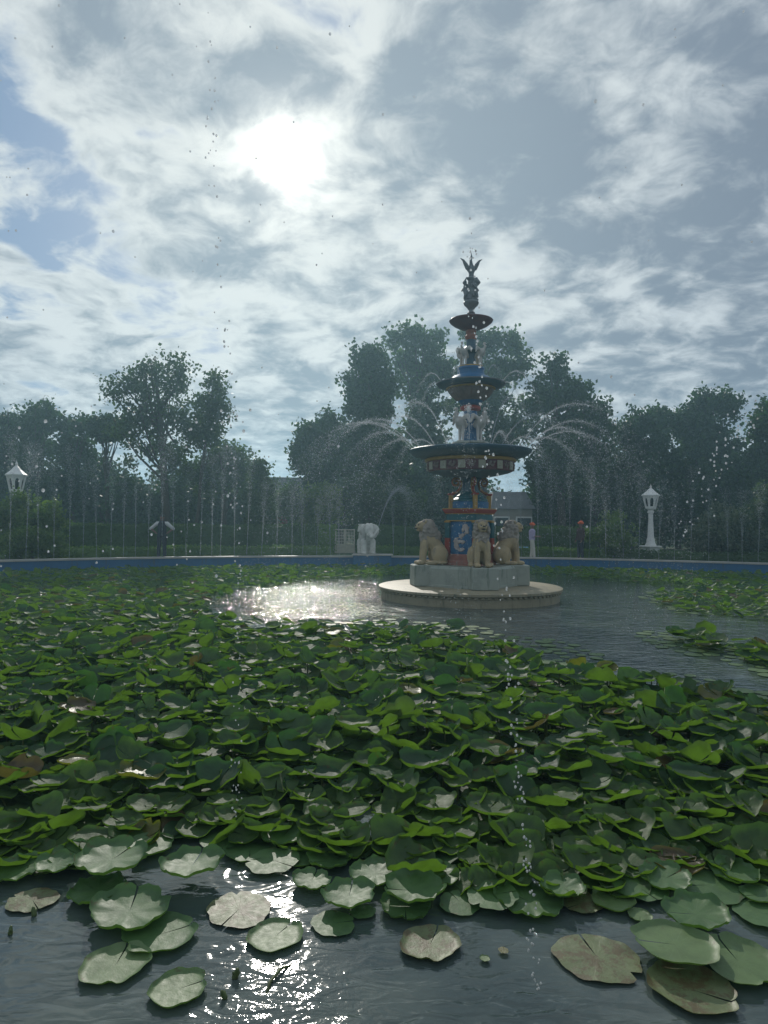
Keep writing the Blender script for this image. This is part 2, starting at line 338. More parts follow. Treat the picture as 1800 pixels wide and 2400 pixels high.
NQ = G(640, 2330)
def water_mat():
    m, t, out = mat_new('pond_water')
    geo = t.new('ShaderNodeNewGeometry'); v = geo.outputs['Position']
    p = t.new('ShaderNodeBsdfPrincipled')
    t.put(p.inputs['Base Color'], t.mix(t.rng(t.noise(v, 1.5, 5, 0.6), 0.35, 0.7), (0.045, 0.066, 0.066), (0.088, 0.112, 0.100)))
    p.inputs['Roughness'].default_value = 0.05; p.inputs['IOR'].default_value = 1.5; p.inputs['Specular IOR Level'].default_value = 0.5
    s = t.new('ShaderNodeSeparateXYZ'); t.put(s.inputs[0], v)
    # how disturbed: churned round the fountain (falling jets) and close to the near edge
    dF = t.vmath('DISTANCE', v, (FX, FY, 0.0))
    churn = t.math('MAXIMUM', t.rng(dF, 8.5, 2.5, 0.22, 1.0), t.rng(t.math('ADD', s.outputs[1], t.math('MULTIPLY', t.noise(v, 1.2, 3), 0.9)), 3.55, 2.75, 0.025, 0.45))
    h1 = t.noise(t.vmath('MULTIPLY', v, (1.0, 2.4, 1.0)), 6.0, 2, 0.4, 0.9)
    h2 = t.noise(v, 32.0, 4, 0.6, 0.4)
    h0 = t.noise(t.vmath('MULTIPLY', v, (1.0, 1.5, 1.0)), 2.4, 3, 0.6, 0.8)
    far_ = t.rng(s.outputs[1], 5.0, 11.0)
    h = t.math('ADD', t.math('ADD', t.math('MULTIPLY', h1, 0.6), t.math('MULTIPLY', h2, t.math('ADD', 0.015, t.math('MULTIPLY', far_, 0.08)))), t.math('MULTIPLY', h0, t.math('MULTIPLY', far_, 2.0)))
    dN = t.vmath('DISTANCE', v, (NQ.x, NQ.y, 0.0))
    h = t.math('ADD', h, t.math('MULTIPLY', t.math('ADD', t.math('MULTIPLY', t.noise(v, 48.0, 2, 0.5, 0.5), 0.5), t.noise(v, 20.0, 2, 0.5, 0.5)), t.rng(dN, 0.80, 0.10, 0.0, 0.13)))
    ring_h = None
    for (q, fr, ext) in RINGS:
        dd = t.vmath('DISTANCE', v, (q[0], q[1], 0.0))
        rr = t.math('MULTIPLY', t.math('SINE', t.math('MULTIPLY', dd, fr)), t.rng(dd, ext, 0.0, 0.0, 0.03))
        ring_h = rr if ring_h is None else t.math('ADD', ring_h, rr)
    b = t.new('ShaderNodeBump'); b.inputs['Distance'].default_value = 0.05; b.inputs['Strength'].default_value = 0.8
    t.put(b.inputs['Height'], t.math('ADD', t.math('MULTIPLY', h, churn), ring_h)); t.l.new(b.outputs[0], p.inputs['Normal'])
    t.l.new(p.outputs[0], out.inputs[0]); return m
def drop_mat():
    m, t, out = mat_new('water_drops')
    g = t.new('ShaderNodeBsdfGlass'); g.inputs['IOR'].default_value = 1.33; g.inputs['Roughness'].default_value = 0.02
    tr = t.new('ShaderNodeBsdfTranslucent'); tr.inputs[0].default_value = (0.75, 0.80, 0.84, 1)
    mx = t.new('ShaderNodeMixShader'); mx.inputs[0].default_value = 0.45
    t.l.new(g.outputs[0], mx.inputs[1]); t.l.new(tr.outputs[0], mx.inputs[2]); t.l.new(mx.outputs[0], out.inputs[0]); return m
M['drops'] = drop_mat()

# ------------------------------------------------------------------ setting
F0 = G(1100, 1395, 0.0); FY = 16.6; FX = F0.x * FY / F0.y
RINGS = [(G(600, 2045), 85.0, 0.38), (G(1375, 2135), 70.0, 0.28), (G(1320, 2370), 60.0, 0.3), (G(655, 2195), 90.0, 0.16), (G(525, 2230), 100.0, 0.12),
         (G(1540, 1470), 22.0, 1.2), (G(1450, 1420), 16.0, 1.5), (G(760, 1400), 18.0, 1.6)]
M['water'] = water_mat()
PCX, PCY, PR, NEAR = 2.5, 6.0, 23.8, 1.25     # pool: a big circle cut straight where the photographer stands
def pool_ring(r, near):
    a0 = math.asin((near - PCY) / r); n = 160; pts = []
    for i in range(n + 1):
        a = a0 + (math.pi - 2 * a0) * i / n; pts.append((PCX + r * math.cos(a), PCY + r * math.sin(a)))
    xl, xr = pts[-1][0], pts[0][0]
    for i in range(1, 24): pts.append((xl + (xr - xl) * i / 24, near))
    return pts
def strip(name, loops, mat, parent=None, smooth=False):     # loops: lists of (x,y,z), closed, stitched in order
    bm = bmesh.new(); rows = [[bm.verts.new(p) for p in lp] for lp in loops]
    for a, b in zip(rows, rows[1:]):
        n = len(a)
        for j in range(n): bm.faces.new((a[j], a[(j + 1) % n], b[(j + 1) % n], b[j]))
    return from_bm(name, bm, mat, parent, smooth)
lift = lambda pts, z: [(x, y, z) for x, y in pts]
inner, cop_out = pool_ring(PR, NEAR), pool_ring(PR + 0.42, NEAR - 0.42)
cop_in = pool_ring(PR - 0.05, NEAR + 0.05)
bm = bmesh.new(); bm.faces.new([bm.verts.new(p) for p in lift(pool_ring(PR + 0.1, NEAR - 0.1), 0.0)])
bmesh.ops.triangulate(bm, faces=bm.faces[:])
water = from_bm('water', bm, M['water']); tag(water, 'dark rippled pond water reflecting the cloudy sky', kind='structure')
if water.data.polygons[0].normal.z < 0: water.data.flip_normals()
pw = empty('pool_wall', (PCX, PCY + PR, 0.0)); tag(pw, 'low blue painted pool wall with pale coping round the lily pond', 'wall')
def child_at(o, root):
    o.parent = root; o.matrix_parent_inverse = Matrix.Translation(root.location).inverted() if root.rotation_euler.z == 0 else (Matrix.Translation(root.location) @ Matrix.Rotation(root.rotation_euler.z, 4, 'Z')).inverted(); return o
child_at(strip('wall_face', [lift(inner, -0.4), lift(inner, 0.345)], M['blue_wall']), pw)
child_at(strip('coping', [lift(inner, 0.345), lift(cop_in, 0.348), lift(cop_in, 0.41), lift(cop_out, 0.41), lift(cop_out, 0.30)], M['coping']), pw)
path_out = pool_ring(PR + 1.7, NEAR - 1.7)
pth = strip('path', [lift(cop_out, 0.335), lift(path_out, 0.335)], M['path']); tag(pth, 'narrow paved walk behind the pool wall', kind='structure')
far = [(PCX + (x - PCX) / math.hypot(x - PCX, y - PCY) * 235, PCY + (y - PCY) / math.hypot(x - PCX, y - PCY) * 235) for x, y in path_out]
mid_ = pool_ring(PR + 30, NEAR - 20)
gr = strip('ground', [lift(path_out, 0.331), lift(mid_, 0.331), lift(far, 0.331)], M['grass']); tag(gr, 'green lawn of the garden round the pond', kind='structure')
ridge = [(-130, 3), (-100, 9), (-78, 14), (-60, 16), (-44, 13.5), (-30, 17.5), (-14, 14), (4, 16), (26, 12), (50, 15), (80, 11), (110, 5), (130, 3)]
bm = bmesh.new()
a = [bm.verts.new((x, 165, 0.2)) for x, z in ridge]; b = [bm.verts.new((x + 3, 180 + 4 * math.sin(x), 0.2 + z * .62)) for x, z in ridge]; c = [bm.verts.new((x, 205, 0.2)) for x, z in ridge]
for r0, r1 in ((a, b), (b, c)):
    for i in range(len(ridge) - 1): bm.faces.new((r0[i], r0[i + 1], r1[i + 1], r1[i]))
hl = from_bm('hill', bm, M['hill'], smooth=True); tag(hl, 'faint hill ridge far beyond the trees', kind='structure')

# ------------------------------------------------------------------ foliage makers
def leaf_cloud(centres, spread, per, size, aspect=1.0, droop=0.0):
    """per leaf-sized quads round every twig centre"""
    n = len(centres) * per
    c = np.repeat(centres, per, axis=0) + rng.normal(0, 1, (n, 3)) * np.asarray(spread)
    d = rng.normal(0, 1, (n, 3)); d[:, 2] -= droop; d /= np.linalg.norm(d, axis=1)[:, None]
    e = rng.normal(0, 1, (n, 3)); e -= (e * d).sum(1)[:, None] * d; e /= np.linalg.norm(e, axis=1)[:, None]
    s = size * rng.uniform(0.6, 1.3, (n, 1)); wdt = s * 0.42 / aspect
    V = np.stack([c - d * s * 0.5, c + e * wdt - d * s * 0.05, c + d * s * 0.5, c - e * wdt - d * s * 0.05], 1).reshape(-1, 3)
    return V, np.arange(n * 4).reshape(-1, 4)
def lobe_points(lobes, n, shell=0.55, lacy=False):
    """twig centres: every ellipsoid lobe (centre, radii) breaks into smaller boughs of uneven size, so the outline is ragged and sky shows between"""
    subs = []
    for c, r in lobes:
        c = np.array(tuple(c)); r = np.array(r); m_ = 46 if lacy else 30
        for q in range(m_):
            u = rng.normal(0, 1, 3); u /= np.linalg.norm(u)
            k_ = (rng.uniform(.11, .25) if lacy else rng.uniform(.13, .32)) if q > 3 else rng.uniform(.34, .5)
            subs.append((c + u * r * (rng.uniform(.45, .98) if rng.random() < .82 else rng.uniform(.98, 1.2)) * (1 if q > 3 else .45), np.mean(r) * k_ * np.array((1, 1, rng.uniform(.55, .9)))))
    vol = np.array([np.prod(r) for c, r in subs]) ** 0.75; pr = vol / vol.sum()
    idx = rng.choice(len(subs), n, p=pr); u = rng.normal(0, 1, (n, 3)); u /= np.linalg.norm(u, axis=1)[:, None]
    rr = np.where(rng.random(n) < shell, rng.uniform(0.7, 1.08, n), rng.random(n) ** 0.45)
    cen = np.array([c for c, r in subs]); rad = np.array([r for c, r in subs])
    return cen[idx] + u * rad[idx] * rr[:, None]
def limbs(bm, base, top, r0, lobes, n=9):
    base, top = Vector(base), Vector(top); pts = [base.lerp(top, t) + Vector((random.uniform(-.1, .1), random.uniform(-.1, .1), 0)) * (t * (1 - t) * 4) for t in (0, .25, .5, .75, 1)]
    bm_tube(bm, pts, [r0 * 1.25, r0, r0 * .8, r0 * .55, r0 * .3], 8)
    for i in range(n):
        c, r = lobes[i % len(lobes)]
        s = base.lerp(top, random.uniform(.35, .85)); e = Vector(c) + Vector((random.uniform(-.7, .7) * r[0], random.uniform(-.7, .7) * r[1], random.uniform(-.1, .75) * r[2]))
        m_ = s.lerp(e, .5) + Vector((0, 0, -.08 * (e - s).length))
        q = r0 * random.uniform(.25, .45); bm_tube(bm, [s, m_, e], [q, q * .65, q * .2], 6)
def tree(name, label, cat, D, lobes_px, mat, n, per, size, spread=0.35, trunk_px=None, r0=0.16, group=None, aspect=1.0, droop=0.0, shell=0.55, gz=0.331, lacy=False):
    """lobes given as (cx, cy, rx, ry) where the photo shows them, built D metres away"""
    lobes = []
    for (x, y, rx, ry) in lobes_px:
        c = P(x, y, D + random.uniform(-.8, .8)); k_ = D / 1600
        lobes.append([c, (rx * k_, (rx + ry) / 2 * k_ * 0.9, ry * k_)])
    tx = trunk_px if trunk_px else sum(l[0] for l in lobes_px) / len(lobes_px)
    b = P(tx, 1290, D); b.z = gz
    root = empty(name, b); tag(root, label, cat, group)
    loc = [(c - b, r) for c, r in lobes]
    top = max((c for c, r in loc), key=lambda v: v.z)
    bm = bmesh.new(); limbs(bm, (0, 0, -0.05), (top.x * .8, top.y * .8, top.z), r0, loc, 6 + 2 * len(loc)); from_bm('trunk', bm, M['bark'], root, True)
    pts = lobe_points(loc, n, shell, lacy); pts = pts[pts[:, 2] > 0.1]
    V, F = leaf_cloud(pts, spread, per, size, aspect, droop); V[:, 2] = np.maximum(V[:, 2], 0.02)
    link('crown', mesh_np('crown', V, F), mat, root); return root

T = tree
T('feathery_tree', 'tall feathery dark tree at the far left edge behind the left lamp', 'tree', 46, [(22, 1000, 34, 50), (12, 1070, 50, 60), (20, 1150, 60, 70)], M['leaf_dark'], 765, 10, .24, .24, 20, droop=.8)
T('feathery_tree', 'narrow feathery tree with twin drooping tips left of the round-topped tree', 'tree', 45, [(72, 985, 26, 46), (108, 985, 24, 40), (90, 1060, 48, 60), (85, 1140, 50, 70)], M['leaf_dark'], 935, 10, .24, .22, 88, droop=.9)
T('layered_tree', 'dark tree with layered flat crown between the feathery tree and the round-topped tree', 'tree', 44, [(158, 1003, 30, 26), (195, 1000, 28, 22), (175, 1060, 48, 40), (165, 1140, 50, 60)], M['leaf_dark'], 765, 10, .24, .21, 172)
T('round_topped_tree', 'small round-topped tree on a slender bare trunk below the big left tree', 'tree', 42, [(235, 1006, 26, 24), (272, 1008, 26, 20), (252, 990, 22, 14)], M['leaf_dark'], 442, 10, .24, .18, 250, r0=.13)
T('broad_tree', 'biggest left tree with broad open crown against the bright sky', 'tree', 37, [(355, 868, 58, 48), (300, 912, 58, 46), (420, 895, 42, 60), (252, 918, 26, 18), (375, 960, 90, 60), (310, 1000, 66, 55), (440, 1000, 60, 66), (385, 1075, 90, 55)], M['leaf_mid'], 900, 9, .19, .20, 395, lacy=True, r0=.22)
T('slender_tree', 'slender sparse tree leaning right beside the broad left tree', 'tree', 36, [(508, 905, 20, 36), (492, 955, 30, 30), (520, 965, 18, 26), (480, 1020, 34, 40)], M['leaf_mid'], 420, 7, .19, .24, 452, r0=.09)
T('light_green_tree', 'light green loose tree at the right foot of the slender tree', 'tree', 39, [(530, 1075, 44, 36), (500, 1110, 60, 60), (560, 1110, 34, 40)], M['leaf_airy'], 1000, 9, .19, .28, 525)
T('columnar_thuja', 'soft columnar thuja left of the dark roof', 'tree', 35.5, [(612, 1105, 22, 30), (607, 1150, 30, 50), (604, 1220, 36, 75)], M['leaf_mid'], 1300, 10, .14, .16, 606, r0=.1, droop=-1.0)
T('bushy_tree', 'dark bushy tree right of the dark roof below the tall dense tree', 'tree', 41, [(735, 1025, 34, 44), (705, 1070, 24, 40), (775, 1010, 40, 36), (745, 1090, 56, 60), (800, 1060, 50, 60)], M['leaf_dark'], 1615, 10, .24, .22, 755, r0=.2)
T('dense_tree', 'tall dense tree with lumpy narrow crown left of the fountain', 'tree', 43, [(868, 845, 44, 40), (845, 905, 42, 46), (895, 900, 46, 44), (868, 965, 62, 50), (850, 1040, 70, 60), (900, 1060, 60, 80)], M['leaf_dark'], 2125, 11, .24, .22, 870, r0=.24)
T('airy_tree', 'tall airy tree with open pale crown directly behind the fountain on its left', 'tree', 50, [(960, 785, 48, 30), (1010, 800, 46, 36), (915, 800, 22, 14), (955, 850, 52, 38), (1030, 860, 60, 48), (980, 920, 60, 50), (1000, 1000, 70, 70), (960, 1080, 80, 70)], M['leaf_airy'], 1250, 9, .30, .25, 1010, lacy=True, r0=.2, droop=.5)
T('airy_tree', 'tall airy tree with open pale crown behind the fountain on its right', 'tree', 51, [(1140, 805, 46, 32), (1200, 800, 34, 26), (1100, 780, 34, 20), (1160, 860, 64, 46), (1220, 850, 30, 36), (1130, 930, 66, 60), (1180, 1000, 70, 70)], M['leaf_airy'], 1150, 9, .30, .25, 1145, lacy=True, r0=.2, droop=.5)
T('spreading_tree', 'dark spreading tree sloping down to the right of the fountain', 'tree', 44, [(1300, 875, 32, 36), (1280, 930, 44, 50), (1345, 920, 46, 44), (1395, 968, 40, 34), (1310, 1010, 76, 60), (1390, 1040, 60, 60), (1320, 1100, 90, 70)], M['leaf_dark'], 2125, 10, .24, .24, 1320, r0=.24)
T('clumped_tree', 'dark clumped tree above the right lamp post', 'tree', 46, [(1500, 990, 34, 30), (1548, 985, 36, 34), (1470, 1020, 34, 30), (1520, 1060, 76, 54), (1540, 1140, 80, 66)], M['leaf_dark'], 1615, 10, .24, .22, 1520, r0=.2)
T('tall_clumped_tree', 'tallest dark tree at the right with two rounded tops', 'tree', 47, [(1650, 950, 34, 38), (1695, 955, 32, 40), (1605, 985, 38, 34), (1655, 1030, 78, 52), (1700, 1090, 60, 66), (1630, 1120, 70, 70)], M['leaf_dark'], 1870, 10, .24, .24, 1655, r0=.22)
T('edge_tree', 'dark tree cut off by the right edge of the view', 'tree', 40, [(1800, 1000, 36, 40), (1830, 960, 40, 40), (1800, 1080, 50, 60), (1810, 1170, 70, 60)], M['leaf_dark'], 1275, 10, .24, .22, 1812)
# lower trees closing the back, copies of three proto crowns
lows = []
UL = ['behind the left lamp', 'behind the leafy shrub by the left lamp', 'under the round-topped tree', 'behind the man in the white shirt', 'at the trunk of the broad left tree', 'left of the dark roof', 'under the bushy tree', 'under the tall dense tree', 'behind the white elephant',
      'behind the left side of the fountain', 'behind the person in the dark clothes', 'behind the round clipped shrub', 'just left of the right lamp', 'just right of the right lamp', 'behind the pale flowering shrub', 'at the right edge of the view']
for i, (x, y, D, s) in enumerate([(40, 1150, 47, 1.0), (150, 1150, 45, 1.05), (240, 1130, 46, 1.1), (330, 1160, 43, .95), (430, 1150, 45, 1.05), (520, 1165, 47, .9), (700, 1165, 47, .8), (800, 1130, 48, 1.0), (950, 1140, 47, 1.1), (1040, 1120, 48, 1.1),
                                  (1300, 1130, 48, 1.1), (1400, 1120, 47, 1.15), (1480, 1150, 45, 1.0), (1590, 1150, 46, 1.05), (1700, 1150, 44, 1.05), (1790, 1150, 43, 1.0)]):
    if i < 3:
        o = tree('understorey_tree', '', 'tree', D, [(x, y, 56, 62), (x - 34, y + 40, 44, 52), (x + 36, y + 34, 46, 56), (x, y + 70, 66, 50)], M['leaf_dark'], 1020, 10, .24, .24, x, group='low trees closing the back of the garden')
        lows.append(o)
    else:
        o = copy_tree(lows[i % 3]); b = P(x, 1290, D); o.location = (b.x, b.y, .331); o.rotation_euler.z = random.uniform(0, 6.28); o.scale = (s, s, s * random.uniform(.9, 1.1))
    o['label'] = 'low dark tree in the back belt ' + UL[i]
# distant wood behind everything
xs = rng.uniform(-48, 52, 5200); ys = rng.uniform(58, 66, 5200); zt = 5.2 + 1.2 * np.sin(xs * .35) + .8 * np.sin(xs * .9 + 1)
gap = np.exp(-((xs + 8.2) / 3.2) ** 2); zt = zt * (1 - .45 * gap)
pts = np.stack([xs, ys, .3 + zt * rng.random(5200) ** .8], 1)
V, F = leaf_cloud(pts, .45, 8, .42); wd = link('woodland', mesh_np('woodland', V, F), M['leaf_dark']); tag(wd, 'dark wood closing the view behind the garden trees', 'woodland', kind='stuff')

# hedges: clipped boxes following the pool wall
def hedge(label, name, a0, a1, r_in, r_out, h, mat, dens=55, size=.085):
    n = max(3, int(abs(a1 - a0) / 0.03)); bm = bmesh.new(); mid_a = (a0 + a1) / 2
    root_p = Vector((PCX + (r_in + r_out) / 2 * math.sin(mid_a), PCY + (r_in + r_out) / 2 * math.cos(mid_a), .331))
    pt = lambda a, r, z: Vector((PCX + r * math.sin(a), PCY + r * math.cos(a), z + .331)) - root_p
    e = .05; rows = []
    for i in range(n + 1):
        a = a0 + (a1 - a0) * i / n
        rows.append([bm.verts.new(pt(a, r, z)) for r, z in ((r_in + e, 0), (r_in + e * .6, h - e), (r_in + 2 * e, h - e * .7), (r_out - 2 * e, h - e * .7), (r_out - e, 0))])
    for p_, q_ in zip(rows, rows[1:]):
        for j in range(4): bm.faces.new((p_[j], p_[j + 1], q_[j + 1], q_[j]))
    bm.faces.new(rows[0]); bm.faces.new(rows[-1][::-1])
    L = abs(a1 - a0) * r_in; m1 = int(L * h * dens * 2.2); m2 = int(L * (r_out - r_in) * dens * 2.2); m3 = int(dens * 2 * h * (r_out - r_in))
    A = rng.uniform(a0, a1, m1); Z = rng.uniform(0, h, m1); RR = r_in + rng.normal(.02, .03, m1)
    A2 = rng.uniform(a0, a1, m2); Z2 = h + rng.normal(-.02, .03, m2) + .03 * np.sin(A2 * 40); R2 = rng.uniform(r_in, r_out, m2)
    A3 = np.where(rng.random(m3) < .5, a0, a1); Z3 = rng.uniform(0, h, m3); R3 = rng.uniform(r_in, r_out, m3)
    A = np.concatenate([A, A2, A3]); Z = np.concatenate([Z, Z2, Z3]); RR = np.concatenate([RR, R2, R3])
    pts = np.stack([PCX + RR * np.sin(A), PCY + RR * np.cos(A), Z + .331], 1) - np.array(root_p)
    V, F = leaf_cloud(pts, .03, 3, size)
    core = bpy.data.meshes.new('hedge'); bmesh.ops.recalc_face_normals(bm, faces=bm.faces[:]); bm.to_mesh(core); bm.free()
    nv = len(core.vertices); cv = np.empty(nv * 3); core.vertices.foreach_get('co', cv); cf = [tuple(p.vertices) for p in core.polygons]
    quads = [f for f in cf if len(f) == 4]
    me = mesh_np('hedge', np.concatenate([cv.reshape(-1, 3), V]), np.concatenate([np.array(quads), F + nv]))
    o = link(name, me, mat); o.location = root_p; return tag(o, label, 'hedge')
def az(px, D):
    q = P(px, 1290, D); return math.atan2(q.x - PCX, q.y - PCY)
hedge('low clipped hedge along the left half of the pool walk', 'low_hedge', az(100, 28), az(775, 31.5), PR + 1.8, PR + 2.4, .40, M['leaf_clipped'])
hedge('low clipped hedge behind the fountain and the people with orange turbans', 'low_hedge', az(840, 31.5), az(1395, 31), PR + 1.8, PR + 2.4, .40, M['leaf_clipped'])
hedge('low dark clipped hedge at the foot of the right lamp', 'low_hedge', az(1440, 30.5), az(1860, 28), PR + 1.8, PR + 2.3, .36, M['leaf_hedge'])
hedge('tall clipped dark hedge behind the man in the white shirt', 'tall_hedge', az(140, 30), az(740, 34), PR + 4.2, PR + 5.2, 1.33, M['leaf_hedge'])
hedge('short block of bright topped hedge left of the white gate', 'tall_hedge', az(743, 34), az(786, 34), PR + 4.1, PR + 5.2, 1.40, M['leaf_clipped'])
hedge('tall clipped hedge between the elephant and the fountain', 'tall_hedge', az(834, 34), az(1010, 34), PR + 4.1, PR + 5.2, 1.36, M['leaf_hedge'])
hedge('tall clipped hedge behind the person in the lavender shirt', 'tall_hedge', az(1150, 34), az(1400, 33.5), PR + 4.2, PR + 5.2, 1.38, M['leaf_hedge'])

def shrub(name, label, D, lobes, mat, n, per, size, spread=.12, **kw): return tree(name, label, 'shrub', D, lobes, mat, n, per, size, spread, r0=.05, **kw)
shrub('leafy_shrub', 'large leafy green shrub under the left lamp', 26.5, [(60, 1210, 46, 50), (110, 1215, 36, 44), (20, 1235, 46, 60), (75, 1270, 80, 44), (120, 1275, 36, 38)], M['leaf_bright'], 1700, 9, .13)
shrub('round_shrub', 'round clipped shrub left of the right lamp post', 30.5, [(1440, 1256, 52, 48), (1440, 1290, 50, 30)], M['leaf_bright'], 1100, 9, .11, spread=.08, shell=.75)
shrub('pale_flowering_shrub', 'large shrub with pale greyish blossom right of the right lamp', 30, [(1690, 1230, 62, 46), (1650, 1265, 44, 44), (1740, 1260, 50, 50), (1700, 1280, 70, 34)], M['leaf_grey'], 1500, 9, .13)
shrub('dark_edge_shrub', 'dark leafy shrub at the right edge behind the pool wall', 31, [(1780, 1210, 50, 60), (1770, 1270, 50, 50), (1800, 1280, 50, 40)], M['leaf_mid'], 1300, 9, .14)
shrub('garden_bush', 'pale green bush under the dark roof behind the hedge', 38, [(665, 1175, 40, 46), (640, 1210, 36, 36)], M['leaf_airy'], 800, 9, .16, spread=.2)
shrub('garden_bush', 'mid green bush between the roof bush and the elephant', 38.5, [(750, 1180, 52, 50), (720, 1220, 40, 34)], M['leaf_bright'], 1000, 9, .16, spread=.2)
shrub('garden_bush', 'tall mid green bush behind the white elephant', 39, [(840, 1165, 54, 60), (880, 1205, 44, 44), (950, 1190, 54, 54)], M['leaf_mid'], 1400, 9, .16, spread=.2)
shrub('red_flower_bush', 'small red flowering bush above the hedge under the dark roof', 36.5, [(652, 1226, 18, 12), (640, 1236, 14, 10)], M['flower_red'], 240, 8, .11, spread=.1)

# ------------------------------------------------------------------ buildings behind
def building(name, label, x0, x1, y_eave, y_top, D, depth, wallm, roofm, n_win, rise_px=0):
    a, b = P(x0, y_eave, D), P(x1, y_eave, D); L = b.x - a.x; H = a.z - .33; T_ = P(x0, y_top, D).z - a.z
    root = empty(name, ((a.x + b.x) / 2, D + depth / 2, .33)); tag(root, label, 'building')
    box('wall', (0, 0, H / 2), (L - .4, depth - .4, H), wallm, root)
    bm = bmesh.new(); hx, hy = L / 2, depth / 2
    lo = [bm.verts.new(p) for p in ((-hx, -hy, H), (hx, -hy, H), (hx, hy, H), (-hx, hy, H))]
    hi = [bm.verts.new(p) for p in ((-hx + .4, -hy * .45, H + T_), (hx - .4, -hy * .45, H + T_), (hx - .4, hy * .45, H + T_), (-hx + .4, hy * .45, H + T_))]
    bm.faces.new(lo[::-1]); bm.faces.new(hi)
    for i in range(4): bm.faces.new((lo[i], lo[(i + 1) % 4], hi[(i + 1) % 4], hi[i]))
    from_bm('roof', bm, roofm, root)
    for i in range(n_win):
        x = -L / 2 + L * (i + .5) / n_win
        f = box('window', (x, -(depth - .4) / 2 - .02, H * .55), (1.1, .08, 1.3), M['white'], root); box('pane', (0, -.03, 0), (.9, .06, 1.1), M['glass_dark'], f); f.children[0].location = (x, -(depth - .4) / 2 - .045, H * .55)
    return root
building('long_building', 'long low building with flat dark roof between the left trees and the bushy tree', 525, 735, 1142, 1114, 52, 6, M['plaster'], M['roof'], 4)
building('grey_hut', 'grey hut with pale sloping roof right of the fountain', 1150, 1256, 1192, 1150, 46, 5, M['plaster'], M['slate'], 2)

# ------------------------------------------------------------------ fountain
FB = (FX, FY, 0.0); FROT = math.atan2(-FX, FY) + R(15)
FROT = -math.atan2(FX, FY) + R(15)
fo = empty('fountain', FB, FROT); tag(fo, 'tall tiered painted fountain with three bowls rising from a round stone base', 'fountain')
SQ = lambda rd: rd            # square drums: lathe with 4 segments, corners on the axes
lathe('round_base', [(0, .31), (2.16, .31), (2.20, .295), (2.20, .245), (2.16, .23), (2.13, .20), (2.13, -.35)], M['stone_tan'], fo, 96)
bead = bpy.data.meshes.new('bead')
bm = bmesh.new()
for i in range(96):
    q = 2 * math.pi * i / 96; bm_box(bm, (2.15 * math.sin(q), -2.15 * math.cos(q), .205), (.085, .05, .045), q, 1.0, .012)
from_bm('dentil_moulding', bm, M['stone_tan'], fo)
bm = bmesh.new(); bm_lathe(bm, [(0, .313), (1.40, .313), (1.40, .36), (1.36, .37), (1.36, .74), (1.30, .805), (0, .805)], 4); from_bm('plinth', bm, M['stone_grey'], fo)
for i in range(4):
    q = i * math.pi / 2; dx, dy = math.sin(q), -math.cos(q)
    bm = bmesh.new(); bm_box(bm, (1.02 * dx, 1.02 * dy, .313 + .249), (.62, .80, .498), q, .985, .02); from_bm('plinth_block', bm, M['stone_grey'], fo)
def sq(name, prof, mat, parent=fo): return lathe(name, prof, mat, parent, 4, False)
sq('pedestal_base', [(0, .80), (.66, .80), (.66, .88), (.60, .93), (.60, 1.04), (.56, 1.07), (0, 1.07)], M['brick_red'])
sq('shaft', [(0, 1.06), (.53, 1.06), (.53, 1.85), (0, 1.85)], M['blue'])
for i in range(4):
    q = i * math.pi / 2; dx, dy = math.sin(q), -math.cos(q)
    c = box('corner_pilaster', (.535 * dx, .535 * dy, 1.26), (.13, .13, .39), M['red'], fo, q + math.pi / 4, 1, .012)
    box('corner_pilaster', (.535 * dx, .535 * dy, 1.645), (.125, .125, .38), M['teal'], fo, q + math.pi / 4, 1, .012)
    box('pilaster_capital', (.535 * dx, .535 * dy, 1.845), (.15, .15, .035), M['gold'], fo, q + math.pi / 4, 1, .006)
# painted panels with raised scrolling leaf relief
def blob_poly(bm, pts, r, y0, th):
    for (x, z, s) in pts:
        n = 9; f0 = []; f1 = []
        for j in range(n):
            a = 2 * math.pi * j / n; q = r * s * (1 + .28 * math.sin(3 * a + x * 20) + random.uniform(-.1, .1))
            f0.append(bm.verts.new((x + q * math.cos(a), y0, z + q * math.sin(a)))); f1.append(bm.verts.new((x + q * .8 * math.cos(a), y0 - th * (0.8 + .4 * random.random()), z + q * .8 * math.sin(a))))
        bm.faces.new(f1)
        for j in range(n): bm.faces.new((f0[j], f0[(j + 1) % n], f1[(j + 1) % n], f1[j]))
ap = .53 / math.sqrt(2)
for i in range(4):
    q = math.pi / 4 + i * math.pi / 2; Mx = Matrix.Rotation(q, 4, 'Z')
    bm = bmesh.new(); bm_box(bm, (0, -ap - .006, 1.455), (.56, .02, .72), 0, 1, .006); bmesh.ops.transform(bm, matrix=Mx, verts=bm.verts[:]); pn = from_bm('panel', bm, M['blue'], fo)
    bm = bmesh.new(); path = []
    for k_ in range(15):       # an S of overlapping leaves
        t_ = k_ / 14; path.append((.17 * math.sin(t_ * 5.2 + .6), 1.75 - .5 * t_, .8 + .5 * math.sin(k_ * 2.1)))
    path += [(.10 + .05 * math.cos(k_), 1.70 + .05 * math.sin(k_ * 1.7), .9) for k_ in range(7)]
    path += [(-.02 + .14 * math.cos(1.0 + k_ * .42), 1.30 + .10 * math.sin(1.0 + k_ * .42) - .02, .9) for k_ in range(11)]
    blob_poly(bm, path, .052, -ap - .014, .028); bmesh.ops.transform(bm, matrix=Mx, verts=bm.verts[:]); from_bm('relief', bm, M['relief'], pn)
sq('gold_line', [(0, 1.862), (.60, 1.862), (.60, 1.885), (0, 1.885)], M['gold'])
sq('frieze', [(0, 1.885), (.575, 1.885), (.575, 2.03), (0, 2.03)], M['teal'])
sq('lower_gold_line', [(0, 2.03), (.60, 2.03), (.61, 2.05), (0, 2.05)], M['gold'])
